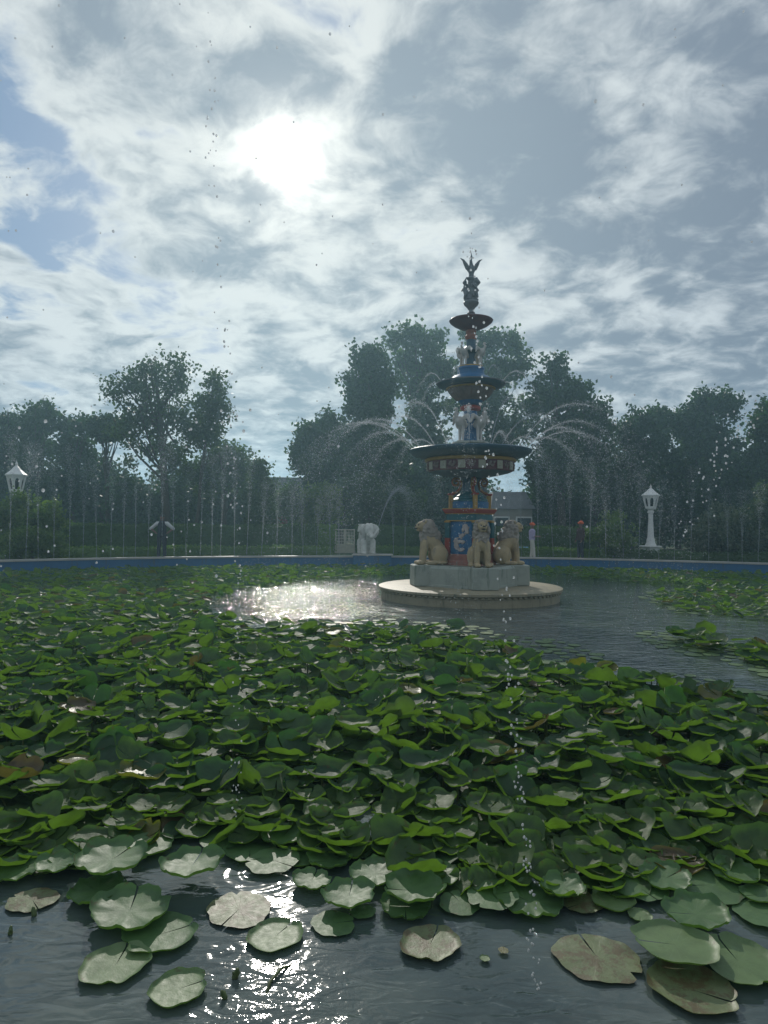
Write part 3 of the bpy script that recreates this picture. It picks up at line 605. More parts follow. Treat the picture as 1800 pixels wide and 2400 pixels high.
sq('cornice', [(0, 2.05), (.62, 2.05), (.68, 2.13), (.68, 2.15), (0, 2.15)], M['red'])
sq('upper_gold_line', [(0, 2.15), (.685, 2.15), (.685, 2.17), (0, 2.17)], M['gold'])
lathe('blue_drum', [(0, 2.17), (.45, 2.17), (.45, 2.32), (.42, 2.34)], M['blue'], fo, 32)
lathe('stepped_drum', [(.43, 2.34), (.43, 2.38), (.38, 2.42), (.34, 2.44), (.34, 2.47), (.26, 2.52), (.22, 2.58)], M['teal'], fo, 32)
lathe('stem', [(.22, 2.575), (.19, 2.65), (.18, 2.80), (.24, 2.86), (.30, 2.91)], M['navy'], fo, 24)
for i in range(4):            # post and S-scroll bracket on every corner
    q = i * math.pi / 2; br = empty('scroll_bracket', (0, 0, 0), q); br.parent = fo
    box('post', (0, -.47, 2.33), (.10, .10, .32), M['gold'], br, 0, 1, .01); box('post_cap', (0, -.47, 2.51), (.15, .15, .04), M['red'], br, 0, 1, .01)
    pts, rd = [], []
    for k_ in range(15):
        t_ = k_ / 14; a = math.pi * .5 * t_; pts.append((0, -.44 + .26 * math.sin(a) * 0.85, 2.53 + .26 * (1 - math.cos(a)))); rd.append(.035)
    for k_ in range(22):
        a = math.pi * 1.0 - k_ * .42 + math.pi; r_ = .125 - .0045 * k_
        pts.append((0, -.345 + r_ * math.cos(a), 2.80 - r_ * math.sin(a) * 1.0)); rd.append(.03)
    bm = bmesh.new(); bm_tube(bm, pts, rd, 8); from_bm('scroll', bm, M['red'], br, True)
    bm = bmesh.new(); bm_tube(bm, [(p[0] - .034, p[1], p[2]) for p in pts], [.012] * len(pts), 6); bm_tube(bm, [(p[0] + .034, p[1], p[2]) for p in pts], [.012] * len(pts), 6); from_bm('scroll_edge', bm, M['gold'], br, True)
lathe('under_dish', [(.28, 2.91), (.55, 2.95), (.80, 3.00), (.92, 3.03), (.97, 3.045), (.97, 3.06), (.6, 3.07)], M['navy'], fo, 64)
lathe('relief_band', [(.98, 3.05), (1.02, 3.07), (1.03, 3.17), (1.05, 3.29)], M['maroon'], fo, 64)
lathe('gold_band', [(1.04, 3.285), (1.10, 3.30), (1.11, 3.345), (1.07, 3.375)], M['gold'], fo, 64)
pl = None; rf_ = None
for i in range(28):
    q = 2 * math.pi * i / 28
    if i % 2 == 0:
        if pl is None:
            bm = bmesh.new(); bm_box(bm, (0, -1.045, 3.175), (.17, .035, .19), 0, 1, .012); bm_box(bm, (0, -1.062, 3.215), (.05, .03, .06), 0, 1, .01); bm_box(bm, (0, -1.064, 3.15), (.09, .03, .03), 0, 1, .01)
            pl = from_bm('plaque', bm, M['cream'], fo); o = pl
        else: o = pl.copy(); C.objects.link(o)
    else:
        if rf_ is None:
            bm = bmesh.new(); blob_poly(bm, [(-.06 + .03 * k_, 3.18 + .045 * math.sin(k_ * 1.9), .75) for k_ in range(5)], .05, -1.03, .035); rf_ = from_bm('leaf_relief', bm, M['pinkish'], fo); o = rf_
        else: o = rf_.copy(); C.objects.link(o)
    o.rotation_euler.z = q
lathe('large_bowl', [(1.06, 3.37), (1.22, 3.40), (1.40, 3.47), (1.47, 3.53), (1.485, 3.57), (1.46, 3.59), (1.42, 3.58), (1.30, 3.53), (.8, 3.50), (.3, 3.50), (0, 3.50)], M['navy'], fo, 80)
lathe('pool_of_water', [(0, 3.56), (1.37, 3.56)], M['water'], fo, 48)
lathe('crane_base', [(.0, 3.78), (.44, 3.78), (.46, 3.74), (.40, 3.68), (.50, 3.60), (.55, 3.52)], M['stone_grey'], fo, 32)
lathe('lower_column', [(.17, 3.75), (.16, 4.30), (.22, 4.36), (.17, 4.42), (.16, 4.55)], M['blue'], fo, 24)
lathe('red_collar', [(.16, 4.54), (.25, 4.58), (.25, 4.65), (.17, 4.68)], M['red'], fo, 24)
lathe('blue_collar', [(.18, 4.675), (.25, 4.71), (.30, 4.79)], M['blue'], fo, 24)
lathe('fluted_belly', [(.27, 4.78), (.36, 4.83), (.46, 4.92), (.53, 5.02), (.55, 5.07)], M['pinkish'], fo, 144, True, mod=lambda q, z: 1 + .035 * abs(math.sin(q * 18)) , sharp=False)
lathe('belly_ring', [(.55, 5.06), (.60, 5.075), (.60, 5.10), (.56, 5.115)], M['gold'], fo, 64)
lathe('middle_bowl', [(.55, 5.105), (.68, 5.12), (.79, 5.15), (.825, 5.19), (.82, 5.215), (.79, 5.21), (.70, 5.18), (.4, 5.17), (0, 5.17)], M['navy'], fo, 72)
lathe('bowl_lip', [(.826, 5.19), (.84, 5.20), (.838, 5.222), (.80, 5.222)], M['iron_grey'], fo, 72)
lathe('blue_dome', [(.56, 5.20), (.54, 5.30), (.46, 5.36), (.34, 5.42), (.32, 5.52), (.34, 5.56), (.33, 5.60), (0, 5.60)], M['blue'], fo, 40)
lathe('ochre_ring', [(0, 5.635), (.30, 5.635), (.31, 5.60)], M['gold'], fo, 32)
lathe('upper_column', [(.13, 5.63), (.12, 5.95), (.22, 6.02), (.18, 6.08), (.12, 6.14), (.11, 6.30)], M['navy'], fo, 24)
lathe('orange_collar', [(.11, 6.29), (.14, 6.33), (.15, 6.38), (.11, 6.42), (.13, 6.50), (.10, 6.54)], M['brick_red'], fo, 24)
lathe('small_bowl', [(.10, 6.53), (.25, 6.57), (.42, 6.65), (.51, 6.72), (.535, 6.76), (.52, 6.775), (.48, 6.75), (.3, 6.70), (0, 6.69)], M['maroon'], fo, 64)
lathe('urn', [(.07, 6.69), (.075, 6.92), (.10, 6.95), (.07, 6.98), (.06, 7.02), (.10, 7.08), (.17, 7.15), (.19, 7.20), (.17, 7.24), (.18, 7.28), (.14, 7.31), (.11, 7.40)], M['iron_grey'], fo, 28)
# three putti holding the top
sh = [('c', (0, 0, 7.35), (0, 0, 7.80), .09, .08)]
for i in range(3):
    q = i * 2 * math.pi / 3 + .4; d = Vector((math.sin(q), -math.cos(q), 0)); s_ = Vector((math.cos(q), math.sin(q), 0))
    f = lambda a, b_, z: tuple(d * a + s_ * b_ + Vector((0, 0, z)))
    sh += [('c', f(.12, 0, 7.46), f(.13, 0, 7.60), .075, .07), ('e', f(.16, .01, 7.70), (.052, .052, .06)), ('c', f(.12, .05, 7.45), f(.17, .06, 7.32), .045, .032), ('c', f(.12, -.05, 7.45), f(.16, -.05, 7.33), .045, .03),
           ('c', f(.13, .07, 7.61), f(.21, .10, 7.66), .03, .022), ('c', f(.21, .10, 7.66), f(.12, .07, 7.80), .022, .02), ('c', f(.13, -.07, 7.61), f(.21, -.10, 7.56), .03, .022), ('c', f(.21, -.1, 7.56), f(.23, -.02, 7.5), .022, .02)]
sh += [('e', (0, 0, 7.80), (.115, .115, .05))]
organic('putto_group', sh, .014, M['iron_grey'], fo, 2)
sw = [('c', (0, 0, 7.80), (0, 0, 7.95), .07, .06), ('e', (0, 0, 8.02), (.085, .09, .14)), ('c', (-.01, -.02, 8.12), (-.025, -.03, 8.24), .05, .032), ('c', (-.025, -.03, 8.24), (-.01, -.03, 8.33), .032, .030), ('c', (-.01, -.03, 8.33), (-.015, -.03, 8.45), .020, .006)]
organic('swan_body', sw, .011, M['iron_grey'], fo, 2)
for s_ in (-1, 1):
    wg = [('c', (s_ * .05, .02, 8.02), (s_ * .14, .02, 8.16), .055, .045), ('c', (s_ * .14, .02, 8.16), (s_ * .20, .02, 8.25), .045, .028), ('c', (s_ * .20, .02, 8.25), (s_ * .275, .02, 8.30), .026, .008), ('c', (s_ * .11, .02, 8.06), (s_ * .19, .02, 8.19), .04, .02)]
    organic('swan_wing', wg, .010, M['iron_grey'], fo, 1)
# long-legged cranes standing in two rings
CR = [('e', (0, -.02, .42), (.10, .17, .12), (R(-25), 0, 0)), ('c', (0, -.14, .48), (0, -.20, .60), .045, .03), ('c', (0, -.20, .60), (0, -.13, .68), .03, .026), ('e', (0, -.16, .70), (.035, .05, .035)), ('c', (0, -.19, .70), (0, -.27, .66), .016, .007),
      ('c', (.045, 0, .34), (.05, -.01, .02), .04, .024), ('c', (-.045, 0, .34), (-.05, -.01, .02), .04, .024), ('e', (.05, -.04, .015), (.03, .06, .015)), ('e', (-.05, -.04, .015), (.03, .06, .015)), ('c', (0, .12, .38), (0, .22, .26), .06, .025),
      ('c', (.08, -.02, .50), (.20, -.01, .55), .05, .05), ('c', (.20, -.01, .55), (.26, .0, .40), .05, .02), ('c', (-.08, -.02, .50), (-.20, -.01, .55), .05, .05), ('c', (-.20, -.01, .55), (-.26, .0, .40), .05, .02)]
cr = None
for (z0, rad, sc, off) in ((3.78, .30, 1.10, .0), (5.63, .27, .74, .2)):
    for i in range(4):
        q = math.pi / 4 + i * math.pi / 2 + off - R(15)
        if cr is None: cr = organic('crane_figure', CR, .014, M['crane'], fo, 2); o = cr
        else: o = cr.copy(); C.objects.link(o)
        o.location = (rad * math.sin(q), -rad * math.cos(q), z0); o.rotation_euler = (0, 0, q); o.scale = (sc,) * 3

# lions
LB = [('e', (.16, .17, .24), (.115, .22, .23)), ('e', (-.16, .17, .24), (.115, .22, .23)), ('c', (0, .20, .28), (0, -.02, .60), .20, .18), ('e', (0, -.11, .58), (.175, .16, .24)),
      ('c', (.115, -.16, .52), (.115, -.20, .28), .085, .068), ('c', (.115, -.20, .28), (.12, -.21, .07), .068, .062), ('e', (.12, -.28, .05), (.075, .125, .055)),
      ('c', (-.115, -.16, .52), (-.115, -.20, .28), .085, .068), ('c', (-.115, -.20, .28), (-.12, -.21, .07), .068, .062), ('e', (-.12, -.28, .05), (.075, .125, .055)),
      ('e', (.22, -.02, .05), (.07, .17, .055)), ('e', (-.22, -.02, .05), (.07, .17, .055)), ('c', (0, -.08, .72), (0, -.14, .86), .14, .12),
      ('e', (0, -.20, .93), (.115, .14, .125)), ('e', (0, -.32, .905), (.072, .085, .052)), ('e', (0, -.30, .835), (.058, .075, .035)), ('c', (0, -.28, .99), (0, -.36, .94), .05, .032),
      ('e', (.05, -.28, .985), (.045, .05, .03)), ('e', (-.05, -.28, .985), (.045, .05, .03)), ('e', (.105, -.15, 1.035), (.035, .03, .045)), ('e', (-.105, -.15, 1.035), (.035, .03, .045)),
      ('c', (.05, .38, .08), (.25, .30, .06), .035, .03), ('c', (.25, .30, .06), (.30, .10, .06), .03, .035)]
LM = [('e', (0, -.06, .92), (.185, .15, .175)), ('e', (0, -.02, .76), (.20, .19, .20)), ('e', (0, -.13, .66), (.165, .155, .19)), ('e', (.13, -.16, .84), (.06, .08, .14)), ('e', (-.13, -.16, .84), (.06, .08, .14)), ('e', (0, -.19, .72), (.11, .11, .12)), ('e', (0, -.13, 1.03), (.12, .11, .06)), ('e', (0, .1, .68), (.15, .15, .16))]
lion = None
for i, (q, lab) in enumerate(((-math.pi / 2, 'seated stone lion on the left of the fountain plinth facing left'), (0, 'seated stone lion facing the viewer in front of the fountain shaft'), (math.pi / 2, 'seated stone lion on the right of the fountain plinth looking away right'))):
    if lion is None:
        lion = empty('lion_statue', (0, 0, 0))
        organic('body', LB, .013, M['lion'], lion, 3)
        organic('mane', LM, .013, M['mane'], lion, 2, lump=.012, lump_scale=16)
        for s_ in (-1, 1):
            bm = bmesh.new(); bmesh.ops.create_uvsphere(bm, u_segments=8, v_segments=6, radius=.018); bmesh.ops.translate(bm, verts=bm.verts[:], vec=(s_ * .052, -.325, .955)); from_bm('eye', bm, M['dark_eye'], lion, True)
        bm = bmesh.new(); bm_tube(bm, [(-.05, -.355, .868), (0, -.40, .872), (.05, -.355, .868)], [.012, .018, .012], 6); bm_tube(bm, [(-.03, -.395, .935), (.03, -.395, .935)], [.016, .016], 6); from_bm('mouth', bm, M['dark_eye'], lion, True)
        o = lion
    else: o = copy_tree(lion)
    tag(o, lab, 'statue', 'stone lions seated round the fountain plinth')
    p = Matrix.Rotation(FROT, 3, 'Z') @ Vector((.95 * math.sin(q), -.95 * math.cos(q), 0))
    o.location = (FX + p.x, FY + p.y, .808); o.rotation_euler.z = FROT + q + (R(-4) if i == 1 else 0)

# ------------------------------------------------------------------ elephant on its blue block
def rim_pt(px, off=0.0):
    q = P(px, 1290, 28); a = Vector((q.x, q.y)).normalized(); c = Vector((PCX, PCY)); r = PR + off     # ray from camera meets the circle
    b_ = a.dot(c); t_ = b_ + math.sqrt(b_ * b_ - c.length_squared + r * r); return Vector((a.x * t_, a.y * t_, 0))
e0 = rim_pt(868, 0.15)
eb = empty('elephant_block', (e0.x + .1, e0.y - .3, 0)); tag(eb, 'blue painted block carrying the white elephant at the pool wall', 'plinth')
box('block', (0, 0, .10), (1.62, 1.3, .72), M['blue_wall'], eb, 0, 1, .02); box('slab', (0, 0, .475), (1.74, 1.4, .035), M['coping'], eb, 0, 1, .008)
el = empty('elephant_statue', (e0.x - .12, e0.y - .25, .4925), R(16)); tag(el, 'white marble elephant statue spouting water at the far pool wall', 'statue')
EB = [('e', (0, .22, .78), (.33, .48, .36)), ('c', (.2, -.12, .55), (.2, -.14, .10), .13, .115), ('c', (-.2, -.12, .55), (-.2, -.14, .10), .13, .115), ('c', (.2, .50, .55), (.2, .52, .10), .14, .12), ('c', (-.2, .50, .55), (-.2, .52, .10), .14, .12),
      ('e', (.2, -.15, .05), (.13, .14, .055)), ('e', (-.2, -.15, .05), (.13, .14, .055)), ('e', (.2, .51, .05), (.13, .14, .055)), ('e', (-.2, .51, .05), (.13, .14, .055)),
      ('e', (0, -.30, 1.05), (.21, .21, .27)), ('e', (.08, -.30, 1.25), (.1, .1, .09)), ('e', (-.08, -.30, 1.25), (.1, .1, .09)), ('c', (0, -.42, .95), (.02, -.56, .74), .11, .085), ('c', (.02, -.56, .74), (.10, -.74, .76), .085, .07), ('c', (.10, -.74, .76), (.20, -.80, .98), .07, .055), ('c', (.20, -.80, .98), (.27, -.78, 1.08), .055, .045)]
organic('body', EB, .022, M['marble'], el, 3)
for s_ in (-1, 1):
    organic('ear', [('e', (s_ * .27, -.22, 1.03), (.18, .04, .25), (0, 0, s_ * R(-15))), ('e', (s_ * .25, -.23, .86), (.12, .035, .16))], .014, M['marble'], el, 1)
    bm = bmesh.new(); bm_tube(bm, [(s_ * .11, -.44, .88), (s_ * .13, -.58, .80), (s_ * .12, -.70, .82)], [.035, .028, .008], 8); from_bm('tusk', bm, M['marble'], el, True)
bm = bmesh.new(); bm_box(bm, (0, .20, 1.27), (.60, .66, .06), 0, 1, .02); bm_box(bm, (0, .20, 1.10), (.72, .62, .30), 0, .84, .04); from_bm('saddle_cloth', bm, M['marble'], el)

# ------------------------------------------------------------------ lamps
def lamp_build(root):
    box('pedestal', (0, 0, .26), (.56, .56, .52), M['white'], root, 0, .96, .02); box('pedestal_cap', (0, 0, .55), (.70, .70, .07), M['white'], root, 0, 1, .02)
    lathe('column', [(.24, .585), (.24, .64), (.19, .70), (.18, .86), (.145, .95), (.105, 1.75), (.10, 2.05), (.14, 2.09), (.14, 2.16), (.11, 2.19), (.16, 2.25)], M['white'], root, 16)
    lathe('lantern_floor', [(0, 2.245), (.20, 2.25), (.235, 2.28), (.235, 2.31), (0, 2.31)], M['white'], root, 6, False)
    h0, h1, r0, r1 = 2.31, 2.86, .215, .345
    for i in range(6):
        q = math.pi * 2 * i / 6; q2 = q + math.pi / 3
        bm = bmesh.new(); bm_tube(bm, [(r0 * math.sin(q), -r0 * math.cos(q), h0), (r1 * math.sin(q), -r1 * math.cos(q), h1)], [.03, .03], 4); from_bm('lantern_post', bm, M['white'], root)
        # panel of the lantern with an arched opening, pane set behind it
        A0 = Vector((r0 * math.sin(q), -r0 * math.cos(q), h0)); B0 = Vector((r0 * math.sin(q2), -r0 * math.cos(q2), h0)); A1 = Vector((r1 * math.sin(q), -r1 * math.cos(q), h1)); B1 = Vector((r1 * math.sin(q2), -r1 * math.cos(q2), h1))
        at = lambda u, v: (A0.lerp(B0, u)).lerp(A1.lerp(B1, u), v)
        out_l = [at(0, 0), at(1, 0), at(1, .5), at(1, 1), at(.5, 1), at(0, 1), at(0, .5)]
        in_l = [at(.24, .12), at(.76, .12), at(.76, .62), at(.66, .78), at(.5, .84), at(.34, .78), at(.24, .62)]
        bm = bmesh.new(); vo = [bm.verts.new(p) for p in out_l]; vi = [bm.verts.new(p) for p in in_l]
        for j in range(7): bm.faces.new((vo[j], vo[(j + 1) % 7], vi[(j + 1) % 7], vi[j]))
        r = bmesh.ops.extrude_face_region(bm, geom=bm.faces[:]); nv = [g for g in r['geom'] if isinstance(g, bmesh.types.BMVert)]
        n_ = ((B0 - A0).cross(A1 - A0)).normalized(); bmesh.ops.translate(bm, verts=nv, vec=-n_ * .02)
        fr = from_bm('lantern_panel', bm, M['white'], root)
        bm = bmesh.new(); bm.faces.new([bm.verts.new(p - n_ * .03) for p in in_l]); from_bm('pane', bm, M['glass_dark'], fr)
    lathe('lantern_roof', [(0, 2.85), (.40, 2.855), (.41, 2.90), (.34, 2.95), (.20, 3.06), (.10, 3.17), (.055, 3.20)], M['white'], root, 6, False)
    lathe('finial', [(.05, 3.195), (.06, 3.215), (.03, 3.24), (.055, 3.275), (.04, 3.31), (.012, 3.36), (0, 3.42)], M['white'], root, 12)
lp = P(1525, 1297, 31.2); l1 = empty('garden_lamp', (lp.x, lp.y, .331), R(20)); lamp_build(l1); tag(l1, 'white post lamp with six sided lantern standing at the right', 'lamp', 'white garden lamps')
lp = P(35, 1290, 28.0); l2 = copy_tree(l1); l2.location = (lp.x, lp.y, .331); l2.rotation_euler.z = R(5); k_ = (P(37, 1075, 27.4).z - .331) / 3.42; l2.scale = (1.02, 1.02, k_)
tag(l2, 'white post lamp rising out of the shrub at the far left', 'lamp', 'white garden lamps')

# ------------------------------------------------------------------ gate and bench
gp = P(808, 1300, 33.6); gt = empty('garden_gate', (gp.x, gp.y, .331), -az(808, 33.6)); tag(gt, 'white double gate of square bars in the gap of the tall hedge', 'gate')
for s_ in (-1, 1):
    lf = empty('gate_leaf', (s_ * .245, 0, 0)); lf.parent = gt
    bm = bmesh.new()
    for x in (-.22, .22): bm_box(bm, (x, 0, .62), (.05, .05, 1.18))
    for z in (.06, .45, 1.18): bm_box(bm, (0, 0, z), (.39, .045, .05))
    from_bm('frame', bm, M['cream'], lf)
    for j in range(5): box('bar', (-.15 + .075 * j, .002, .62), (.022, .022, 1.07), M['cream'], lf)
    for j in range(4): box('rail', (0, -.012, .60 + .14 * j), (.39, .018, .022), M['cream'], lf)
    box('lower_panel', (0, .02, .25), (.39, .02, .34), M['cream'], lf)
bp = P(1212, 1290, 32.0); bn = empty('garden_bench', (bp.x, bp.y, .331), 0); tag(bn, 'small light blue bench on pale legs left of the lavender shirt', 'bench')
M['lightblue'] = paint('light_blue_paint', (0.18, 0.38, 0.55), None, .5)
box('seat', (0, 0, .43), (1.0, .36, .06), M['lightblue'], bn, 0, 1, .01)
for s_ in (-1, 1): box('leg', (s_ * .4, 0, .2), (.08, .3, .40), M['cream'], bn, 0, 1, .01)

# ------------------------------------------------------------------ people
def capl(*a): return ('c',) + a
def person(loc, rz, height, label, pose, shirt, trousers, head_dress=None, vest=None):
    root = empty('person', loc, rz); tag(root, label, 'person'); k_ = height / 1.75
    g = lambda *p: tuple(x * k_ for x in p)
    def cs(p, q, a, b): return ('c', g(*p), g(*q), a * k_, b * k_)
    def es(p, r): return ('e', g(*p), g(*r))
    L, Rr = pose['l'], pose['r']          # elbows, hands
    body = [es((0, 0, 1.62), (.075, .092, .115)), es((0, -.088, 1.60), (.014, .022, .02)), es((0, -.03, 1.545), (.05, .055, .045)), es((.078, 0, 1.61), (.012, .025, .032)), es((-.078, 0, 1.61), (.012, .025, .032)), cs((0, .01, 1.55), (0, .01, 1.42), .055, .06),
            cs((0, 0, 1.32), (0, .01, 1.0), .14, .125), cs((-.14, 0, 1.38), (.14, 0, 1.38), .07, .07), es((0, 0, .94), (.16, .11, .12))]
    for s_, (eb_, hd), ft in ((-1, Rr, pose['fr']), (1, L, pose['fl'])):
        body += [cs((s_ * .185, 0, 1.385), eb_, .052, .042), cs(eb_, hd, .041, .028), es(hd, (.03, .035, .045))]
        d = (Vector(hd) - Vector(eb_)).normalized()
        for j in range(4):
            o_ = Vector((0, 0, 1)).cross(d); o_ = o_.normalized() if o_.length > .1 else Vector((0, 1, 0))
            b0 = Vector(hd) + o_ * (j - 1.5) * .017 + d * .03; body.append(cs(tuple(b0), tuple(b0 + d * (.05 + .012 * (1.5 - abs(j - 1.5))) + Vector((0, 0, -.012))), .0085, .0075))
        body.append(cs(tuple(Vector(hd) + d * .01), tuple(Vector(hd) + d * .035 + Vector((0, -.03, .03))), .010, .008))
        kn = ((s_ * .1 + ft[0]) / 2, -.02 + ft[1] / 2, .50)
        body += [cs((s_ * .09, 0, .90), kn, .085, .058), cs(kn, (ft[0], ft[1], .09), .056, .038), cs((ft[0], ft[1] + .03, .04), (ft[0], ft[1] - .13, .03), .038, .03)]
    organic('body', body, .011 * k_, M['skin'], root, 2)
    sh_ = [cs((0, 0, 1.32), (0, .01, .97), .162, .150), cs((-.13, 0, 1.37), (.13, 0, 1.37), .09, .09), es((0, 0, .93), (.18, .132, .10))]
    for s_, (eb_, hd) in ((-1, Rr), (1, L)):
        sh_.append(cs((s_ * .185, 0, 1.385), eb_, .075, .062))
        if pose.get('long'): sh_.append(cs(eb_, tuple(Vector(eb_).lerp(Vector(hd), .85)), .060, .046))
    organic('shirt', sh_, .014 * k_, shirt, root, 2, lump=.004 * k_, lump_scale=9)
    tr_ = [es((0, 0, .93), (.172, .125, .11))]
    for s_, ft in ((-1, pose['fr']), (1, pose['fl'])):
        kn = ((s_ * .1 + ft[0]) / 2, -.02 + ft[1] / 2, .50); tr_ += [cs((s_ * .088, 0, .90), kn, .100, .080), cs(kn, (ft[0], ft[1], .11), .078, .068)]
    organic('trousers', tr_, .014 * k_, trousers, root, 2, lump=.003 * k_, lump_scale=9)
    if vest: organic('vest', [cs((0, 0, 1.33), (0, .01, .99), .172, .165), cs((-.07, 0, 1.38), (.07, 0, 1.38), .088, .088), es((0, 0, .92), (.19, .142, .10))], .014 * k_, vest, root, 2)
    for ft in (pose['fr'], pose['fl']): organic('shoe', [cs((ft[0], ft[1] + .04, .045), (ft[0], ft[1] - .14, .04), .048, .042)], .012 * k_, M['dark_eye'], root, 1)
    if head_dress:
        organic('turban', [es((0, .01, 1.70), (.115, .13, .075)), cs((-.07, -.05, 1.685), (.07, -.07, 1.72), .055, .055), cs((.07, .05, 1.69), (-.07, .07, 1.72), .06, .055), es((.02, .0, 1.755), (.07, .08, .04)), cs((.0, -.09, 1.69), (.0, -.15, 1.675), .05, .02)], .012 * k_, head_dress, root, 1, lump=.004 * k_, lump_scale=14)
    else: organic('hair', [es((0, .012, 1.665), (.085, .098, .088)), es((0, .05, 1.61), (.075, .06, .08))], .011 * k_, M['hair'], root, 1)
    for s_ in (-1, 1): organic('eye', [es((s_ * .03, -.083, 1.635), (.011, .008, .008))], .003, M['dark_eye'], root, 0)
    return root
q = rim_pt(379, .75); person((q.x, q.y, .335), R(6), 1.78, 'man in white shirt and dark vest standing hands on hips behind the pool wall',
    {'l': ((.44, .02, 1.17), (.24, -.04, 1.02)), 'r': ((-.44, .02, 1.17), (-.24, -.04, 1.02)), 'fl': (.12, 0), 'fr': (-.12, 0)}, M['shirt_white'], M['cloth_dark'], None, M['cloth_dark'])
q = rim_pt(1247, .7); person((q.x, q.y, .335), R(80), 1.56, 'person in lavender shirt, pale trousers and orange turban facing right with forearms held out',
    {'l': ((.22, -.05, 1.10), (.10, -.36, 1.10)), 'r': ((-.22, -.05, 1.10), (-.10, -.34, 1.08)), 'fl': (.11, .04), 'fr': (-.11, -.1)}, M['shirt_lavender'], M['trouser_pale'], M['orange'])
q = rim_pt(1361, .8); person((q.x, q.y, .335), R(-70), 1.64, 'person in dark clothes and orange turban standing left of the round shrub',
    {'l': ((.23, .0, 1.10), (.22, -.12, .86)), 'r': ((-.23, .0, 1.10), (-.22, -.12, .86)), 'fl': (.1, .02), 'fr': (-.1, -.03), 'long': True}, M['cloth_maroon'], M['cloth_dark'], M['orange'])

# ------------------------------------------------------------------ lily leaves
def leaf_mesh(name, seg, rings, cup, wave, kw, fold=0.0, notch=0.10, seed=0):
    rs = random.Random(seed); V = [(0, 0, 0)]; n = seg
    ph = [rs.uniform(0, 6.28) for _ in range(5)]; a0 = notch; bites = [(rs.uniform(.6, 5.7), rs.uniform(.08, .22), rs.uniform(.08, .3)) for _ in range(rs.choice((0, 0, 0, 1, 2)))]; V2 = [(0.5, 0.5)]
    fa = rs.uniform(0, 6.28)
    for r in rings:
        for j in range(n + 1):
            u = j / n; th = a0 * (1.0 - .4 * r) + u * (2 * math.pi - 2 * a0 * (1.0 - .4 * r))
            er = 1 + .05 * math.sin(2 * th + ph[0]) + .035 * math.sin(5 * th + ph[1]) * r + .02 * math.sin(11 * th + ph[2])
            edge = min(u, 1 - u); er *= 1 - .10 * max(0, 1 - edge * 14) ** 2
            
            for (bt, bw, bd) in bites: er *= 1 - bd * max(0, 1 - ((th - bt) / bw) ** 2) * max(0, r - .55) / .45
            rr = r * er; x, y = rr * math.sin(th), rr * math.cos(th)
            z = cup * rr ** 2.2 + wave * r ** 3 * (math.sin(kw * th + ph[3]) + .5 * math.sin((2 * kw + 1) * th + ph[4]))
            z += fold * abs(x * math.cos(fa) + y * math.sin(fa)) ** 1.3
            rim = max(0, r - .86) / .14; sh_ = 1 - (.06 * rim if cup > 0.02 else 0)
            V.append((x * sh_, y * sh_, z + (.09 * rim * rim if cup > 0.005 else 0))); V2.append((x * .5 + .5, y * .5 + .5))
    F = []; W = n + 1
    for j in range(n): F.append((0, 1 + j + 1, 1 + j))
    for i in range(len(rings) - 1):
        for j in range(n):
            p, q_ = 1 + i * W + j, 1 + (i + 1) * W + j; F.append((p, p + 1, q_ + 1, q_))
    # orient upwards
    return np.array(V), F, np.array(V2)
def leaf_to_mesh(name, data):
    V, F, UV = data; me = bpy.data.meshes.new(name); me.from_pydata([tuple(v) for v in V], [], F); uvl = me.uv_layers.new(name='UVMap')
    li = np.empty(len(me.loops), np.int32); me.loops.foreach_get('vertex_index', li); uvl.data.foreach_set('uv', UV[li].astype(np.float32).ravel())
    if me.polygons[0].normal.z < 0: me.flip_normals()
    me.polygons.foreach_set('use_smooth', [True] * len(me.polygons)); me.update(); return me
hi_r = [.18, .38, .58, .76, .90, 1.0]; lo_r = [.45, .8, 1.0]
hi = [leaf_mesh('l', 32, hi_r, random.uniform(.02, .22), random.uniform(.035, .10), random.choice((3, 4, 5, 6)), random.choice((0, 0, .15, .5)), .10, i) for i in range(16)]
lo = [leaf_mesh('l', 14, lo_r, random.uniform(.02, .22), random.uniform(.035, .10), random.choice((3, 4)), random.choice((0, 0, .25)), .10, 50 + i) for i in range(10)]
hi_me = [leaf_to_mesh('lily_leaf', d) for d in hi]
def in_poly(x, y, poly):
    c = False; n = len(poly); j = n - 1
    for i in range(n):
        xi, yi = poly[i]; xj, yj = poly[j]
        if (yi > y) != (yj > y) and x < (xj - xi) * (y - yi) / (yj - yi) + xi: c = not c
        j = i
    return c
W2 = lambda L: [tuple(G(px, py).xy) for px, py in L]
OPEN = W2([(455, 1432), (560, 1388), (700, 1366), (900, 1350), (1310, 1350), (1450, 1366), (1600, 1374), (1640, 1384), (1545, 1394), (1530, 1412), (1600, 1440), (1720, 1448), (1800, 1456), (1950, 1462), (1950, 1700), (1800, 1672), (1700, 1660), (1560, 1628), (1420, 1602), (1260, 1572), (1150, 1520), (1060, 1488), (880, 1478), (640, 1482), (500, 1464)])
FRONT = W2([(-200, 2050), (150, 2060), (300, 1990), (420, 1960), (520, 1980), (650, 1990), (760, 2000), (860, 2050), (960, 2085), (1120, 2100), (1290, 2120), (1420, 2100), (1560, 2060), (1700, 2070), (2000, 2080), (2400, 2600), (-800, 2600)])
HOLES = [W2(h) for h in ([(820, 1890), (900, 1870), (900, 1945), (830, 1940)], [(340, 1880), (390, 1870), (370, 1925)], [(85, 1905), (120, 1900), (115, 1960)], [(560, 1935), (640, 1940), (620, 1970)], [(1255, 1862), (1300, 1862), (1290, 1885)])]
lilies = []
leaves = []
step_r = random.Random(5)
y = 3.0
